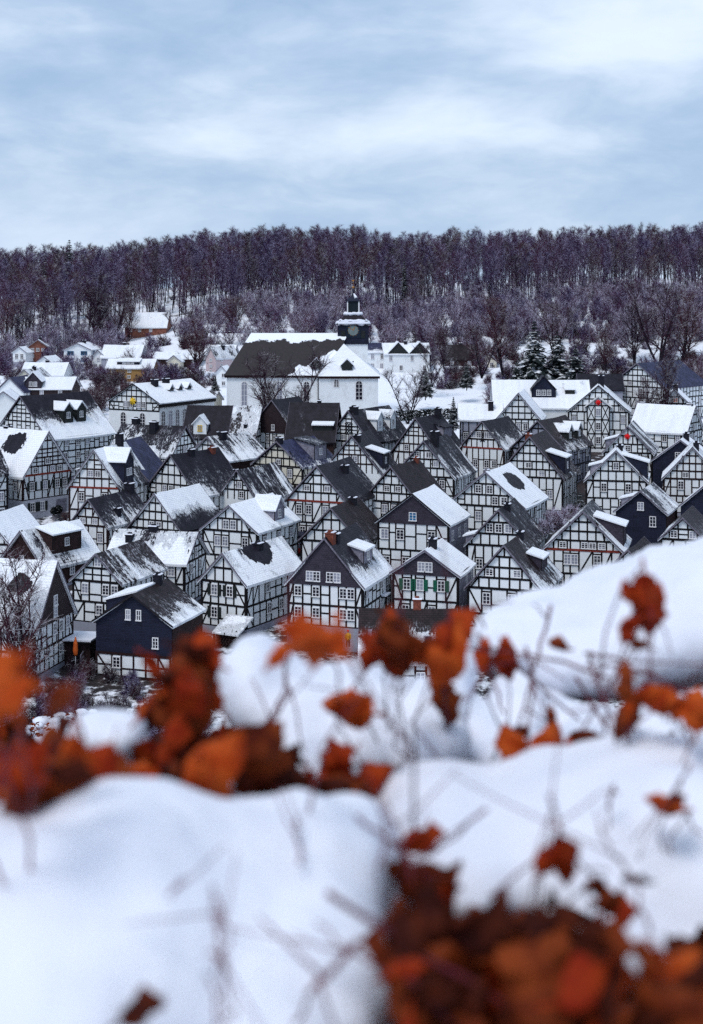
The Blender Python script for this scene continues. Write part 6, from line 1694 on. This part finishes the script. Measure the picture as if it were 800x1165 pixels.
# ---- twigs
TW = [
 [(690, 770, 1.6), (640, 752, 1.62), (590, 742, 1.64), (530, 738, 1.66)], [(800, 800, 1.5), (750, 770, 1.52), (700, 758, 1.54), (668, 756, 1.56)], [(668, 745, 1.6), (690, 800, 1.55), (715, 840, 1.5)], [(598, 735, 1.7), (606, 790, 1.68), (600, 850, 1.62)],
 [(470, 1005, 1.0), (455, 955, 1.02), (435, 905, 1.05)], [(560, 1020, 1.02), (600, 985, 1.04), (640, 960, 1.06)], [(740, 1060, 1.0), (720, 1000, 1.02), (690, 960, 1.05), (680, 930, 1.06)], [(250, 1165, .84), (238, 1110, .85), (262, 1070, .86), (250, 1030, .87)], [(300, 830, 1.5), (322, 790, 1.52), (330, 745, 1.54)], [(110, 920, 1.1), (95, 860, 1.15), (80, 800, 1.2)], [(520, 1165, .86), (470, 1120, .88), (400, 1085, .9), (360, 1050, .92)],
 [(628, 690, 1.75), (612, 745, 1.72), (600, 790, 1.7), (585, 850, 1.66)], [(575, 735, 1.75), (600, 770, 1.74), (640, 805, 1.74), (660, 820, 1.74)], [(545, 720, 1.8), (560, 770, 1.78), (574, 812, 1.75)],
 [(665, 742, 1.6), (700, 750, 1.55), (745, 772, 1.5), (800, 790, 1.48)], [(733, 655, 1.45), (742, 700, 1.42), (740, 760, 1.4), (715, 840, 1.38)], [(655, 770, 1.8), (672, 800, 1.8), (690, 830, 1.78)],
 [(628, 905, 1.0), (636, 945, 1.02), (660, 980, 1.05), (690, 1010, 1.06), (712, 1040, 1.06)], [(784, 870, 1.2), (770, 900, 1.2), (780, 930, 1.21), (800, 950, 1.22)], [(700, 890, 1.26), (690, 920, 1.26)],
 [(370, 1015, .9), (440, 1060, .9), (520, 1110, .89), (600, 1160, .88)], [(428, 1000, 1.0), (440, 950, 1.02), (436, 915, 1.04)], [(405, 935, 1.05), (440, 950, 1.03), (475, 985, 1.02), (490, 1010, 1.02)], [(550, 920, 1.1), (520, 950, 1.1), (490, 972, 1.1)],
 [(238, 1085, .82), (258, 1110, .82), (266, 1165, .82)], [(245, 1010, .86), (248, 1060, .84), (258, 1110, .83)], [(410, 1070, .86), (360, 1120, .85), (335, 1165, .84)], [(195, 1020, .86), (208, 1000, .87)],
 [(325, 765, 1.58), (328, 790, 1.57), (300, 835, 1.54), (285, 870, 1.52)], [(372, 735, 1.2), (385, 765, 1.25), (388, 800, 1.38)], [(455, 790, 1.6), (462, 745, 1.55), (456, 690, 1.56)], [(508, 830, 1.6), (505, 770, 1.55), (512, 700, 1.5)],
 [(95, 850, 1.2), (88, 810, 1.22), (80, 770, 1.25)], [(40, 930, 1.0), (30, 850, .95), (18, 790, .9)], [(345, 985, 1.0), (340, 960, 1.02), (338, 930, 1.05)], [(530, 700, 1.8), (540, 690, 1.8), (552, 715, 1.8)],
]
for i, t in enumerate(TW):
    rgt = random.Random(i); q0 = [P(*q) for q in t]; pts = []; tt = []
    for a_, b_, ta, tb_ in zip(q0, q0[1:], t, t[1:]):
        for k in range(4):
            pts.append(a_.lerp(b_, k / 4) + Vector((rgt.gauss(0, 1), rgt.gauss(0, 1), rgt.gauss(0, 1))) * .0011); tt.append((0, 0, ta[2]))
    pts.append(q0[-1]); tt.append((0, 0, t[-1][2])); t = tt; m = MB()
    rr = 2.1 if i not in (20, 26) else 4.0
    m.tube(pts, [rr * (1 - .45 * k / len(pts)) * t[k][2] / F * 1.0 for k in range(len(pts))], 6)
    for q in range(2):       # side shoots
        k = rgt.randrange(1, len(pts) - 1); a_ = pts[k]; dr = (pts[k + 1] - pts[k - 1]).normalized() + Vector((rgt.gauss(0, .8), rgt.gauss(0, .4), rgt.gauss(.2, .6)))
        ll = rgt.uniform(.025, .06); sd_ = [a_ + dr * ll * u + Vector((rgt.gauss(0, 1), 0, rgt.gauss(0, 1))) * .0012 for u in (0, .35, .7, 1)]
        m.tube(sd_, [rr * .6 * t[k][2] / F * (1 - .4 * u) for u in (0, .35, .7, 1)], 5)
    o = m.build('twig', M['stem'], None, True); hedge_part(o)

# ---- the mass of withered leaves inside the hedge
def inner_foliage():
    rg = random.Random(31); v = []; f = []; mi = []
    protos = [leaf_mesh(100 + k, .075, .045, .9, .6, .05, .15) for k in range(8)]
    def top(x, y):    # height of the leaf mass, a little below the snow
        px = 400 + x / y * F
        z = float(np.interp(y, [.78, .85, .95, 1.1, 1.2, 1.3, 1.4, 1.6, 1.9, 2.3, 2.5], [-.455, -.455, -.46, -.505, -.55, -.575, -.585, -.60, -.65, -.72, -.8]))
        if y < 1.0: z -= float(np.interp(px, [380, 460, 660, 720, 760], [.08, 0, 0, .05, .0]))
        if 1.18 < y < 1.6: z += float(np.interp(px, [-40, 60, 130, 165, 200, 240, 270, 320, 400, 450, 500], [.06, .05, .03, .08, .12, .10, .03, .0, .0, .0, 0])) * min(1, (y - 1.18) * 8)
        if 1.75 < y < 2.15: z += float(np.interp(px, [470, 520, 600, 680, 800], [.0, .04, .03, .06, .07]))
        if y < 1.18: z -= float(np.interp(px, [380, 450, 520, 640, 720, 800], [.05, .0, .0, .03, .05, .02]))
        return z
    n = 0
    while n < 8600:
        y = .78 + 1.7 * rg.random(); x = rg.uniform(-.40, .46) * y
        z = top(x, y) - abs(rg.gauss(0, .10))
        pv, pf = protos[n % 8]
        m = Matrix.Translation((x, y, z)) @ Matrix.Rotation(rg.uniform(0, 6.3), 4, 'Z') @ Matrix.Rotation(rg.uniform(.3, 2.8), 4, 'X') @ Matrix.Rotation(rg.uniform(0, 6.3), 4, 'Z')
        s = rg.uniform(.6, 1.15); b = len(v)
        v += [tuple(m @ (Vector(p) * s)) for p in pv]; f += [tuple(b + q for q in ff) for ff in pf]
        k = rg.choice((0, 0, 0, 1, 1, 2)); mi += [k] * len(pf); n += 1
    me = bpy.data.meshes.new('foliage'); me.from_pydata(v, [], f)
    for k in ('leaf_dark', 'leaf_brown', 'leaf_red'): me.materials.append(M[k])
    me.polygons.foreach_set('material_index', mi); me.polygons.foreach_set('use_smooth', [True] * len(f))
    o = bpy.data.objects.new('foliage', me); C.objects.link(o); o['kind'] = 'stuff'; hedge_part(o)
    # stems down to the ground
    for i in range(14):
        x = rg.uniform(-.5, .55); y = rg.uniform(1.0, 2.2); m = MB()
        m.tube([(x, y, -2.4), (x + rg.uniform(-.05, .05), y, -1.4), (x + rg.uniform(-.1, .1), y, -.72)], [.018, .014, .008], 6)
        o = m.build('branch', M['bark'], None, True); hedge_part(o)
inner_foliage()
# ------------------------------------------------------------------ sky, sun, camera
scene = bpy.context.scene
SUN_EL, SUN_AZ = 58, 214          # behind the camera, to the left
def make_world():
    w = bpy.data.worlds.new('World'); scene.world = w; w.use_nodes = True
    nt = w.node_tree; nt.nodes.clear()
    out = N(nt, 'ShaderNodeOutputWorld'); bg = N(nt, 'ShaderNodeBackground'); bg.inputs[1].default_value = .108
    sky = N(nt, 'ShaderNodeTexSky', sky_type='NISHITA'); sky.sun_disc = False
    sky.sun_elevation = R(SUN_EL); sky.sun_rotation = R(SUN_AZ); sky.altitude = 300; sky.dust_density = 2
    tc = N(nt, 'ShaderNodeTexCoord'); sp = N(nt, 'ShaderNodeSeparateXYZ'); ln(nt, tc.outputs['Generated'], sp.inputs[0])
    x, y, z = sp.outputs
    # an overcast deck low over the horizon: soft banks, about three times as wide as high, thinner at the upper right
    wv = N(nt, 'ShaderNodeCombineXYZ'); ln(nt, mth(nt, 'MULTIPLY', x, 6.0), wv.inputs[0]); ln(nt, mth(nt, 'MULTIPLY', y, 3.0), wv.inputs[1]); ln(nt, mth(nt, 'MULTIPLY', z, 17.0), wv.inputs[2])
    wr = noise(nt, wv.outputs[0], 1.1, 2, .5)
    c = N(nt, 'ShaderNodeVectorMath', operation='ADD'); ln(nt, wv.outputs[0], c.inputs[0])
    w3 = N(nt, 'ShaderNodeCombineXYZ'); ln(nt, mth(nt, 'MULTIPLY', wr, .5), w3.inputs[0]); ln(nt, mth(nt, 'MULTIPLY', wr, .5), w3.inputs[2]); ln(nt, w3.outputs[0], c.inputs[1])
    n1 = noise(nt, c.outputs[0], .8, 6, .5)
    n2 = noise(nt, c.outputs[0], 2.1, 5, .62)
    v = mth(nt, 'ADD', mth(nt, 'MULTIPLY', n1, .72), mth(nt, 'MULTIPLY', n2, .28))
    def spot(cx, cz, sx, sz, amp):
        a = mth(nt, 'DIVIDE', mth(nt, 'SUBTRACT', x, cx), sx); b = mth(nt, 'DIVIDE', mth(nt, 'SUBTRACT', z, cz), sz)
        r2 = mth(nt, 'ADD', mth(nt, 'MULTIPLY', a, a), mth(nt, 'MULTIPLY', b, b))
        return mth(nt, 'MULTIPLY', mth(nt, 'POWER', 2.718, mth(nt, 'MULTIPLY', r2, -1)), amp)
    v = mth(nt, 'ADD', v, spot(.19, .165, .085, .032, .17)); v = mth(nt, 'ADD', v, spot(.08, .105, .07, .025, .08)); v = mth(nt, 'ADD', v, spot(.02, .145, .07, .018, -.08)); v = mth(nt, 'ADD', v, spot(-.2, .15, .09, .03, -.05))
    cl = smooth(nt, v, .36, .76)
    col = mixc(nt, cl, (2.95, 4.2, 6.05), (6.7, 7.6, 8.8))
    low = mth(nt, 'SUBTRACT', 1, smooth(nt, z, 0.0, .09))
    col = mixc(nt, mth(nt, 'MULTIPLY', low, .4), col, (4.7, 6.0, 8.0))
    col = mixc(nt, .9, sky.outputs[0], col)
    ln(nt, col, bg.inputs[0]); ln(nt, bg.outputs[0], out.inputs[0])
make_world()
sun = bpy.data.lights.new('sun', 'SUN'); sun.energy = 1.5; sun.angle = R(20); sun.color = (1, .97, .93)
so = bpy.data.objects.new('sun', sun); C.objects.link(so)
a, e = R(SUN_AZ), R(SUN_EL)
dv = Vector((math.sin(a) * math.cos(e), math.cos(a) * math.cos(e), math.sin(e)))
so.rotation_euler = (-dv).to_track_quat('-Z', 'Y').to_euler(); so.location = dv * 50

cam = bpy.data.cameras.new('camera'); co = bpy.data.objects.new('camera', cam); C.objects.link(co)
co.location = (0, 0, 0); co.rotation_euler = (R(90), 0, 0)
cam.sensor_fit = 'AUTO'; cam.sensor_width = 36; cam.lens = F / 1165 * 36
cam.shift_y = -(582.5 - HY) / 1165
cam.clip_start = .05; cam.clip_end = 9000
cam.dof.use_dof = True; cam.dof.focus_distance = 190; cam.dof.aperture_fstop = 4.6; cam.dof.aperture_blades = 7
scene.camera = co
scene.render.engine = 'CYCLES'
cy = scene.cycles
cy.use_denoising = False; cy.max_bounces = 6; cy.diffuse_bounces = 2; cy.glossy_bounces = 2; cy.transmission_bounces = 3; cy.transparent_max_bounces = 6; cy.volume_bounces = 0
cy.use_adaptive_sampling = True; cy.adaptive_threshold = .012
cy.caustics_reflective = False; cy.caustics_refractive = False
vs = scene.view_settings
vs.view_transform = 'Standard'; vs.look = 'None'; vs.exposure = 0.27; vs.gamma = 1
scene.display_settings.display_device = 'sRGB'
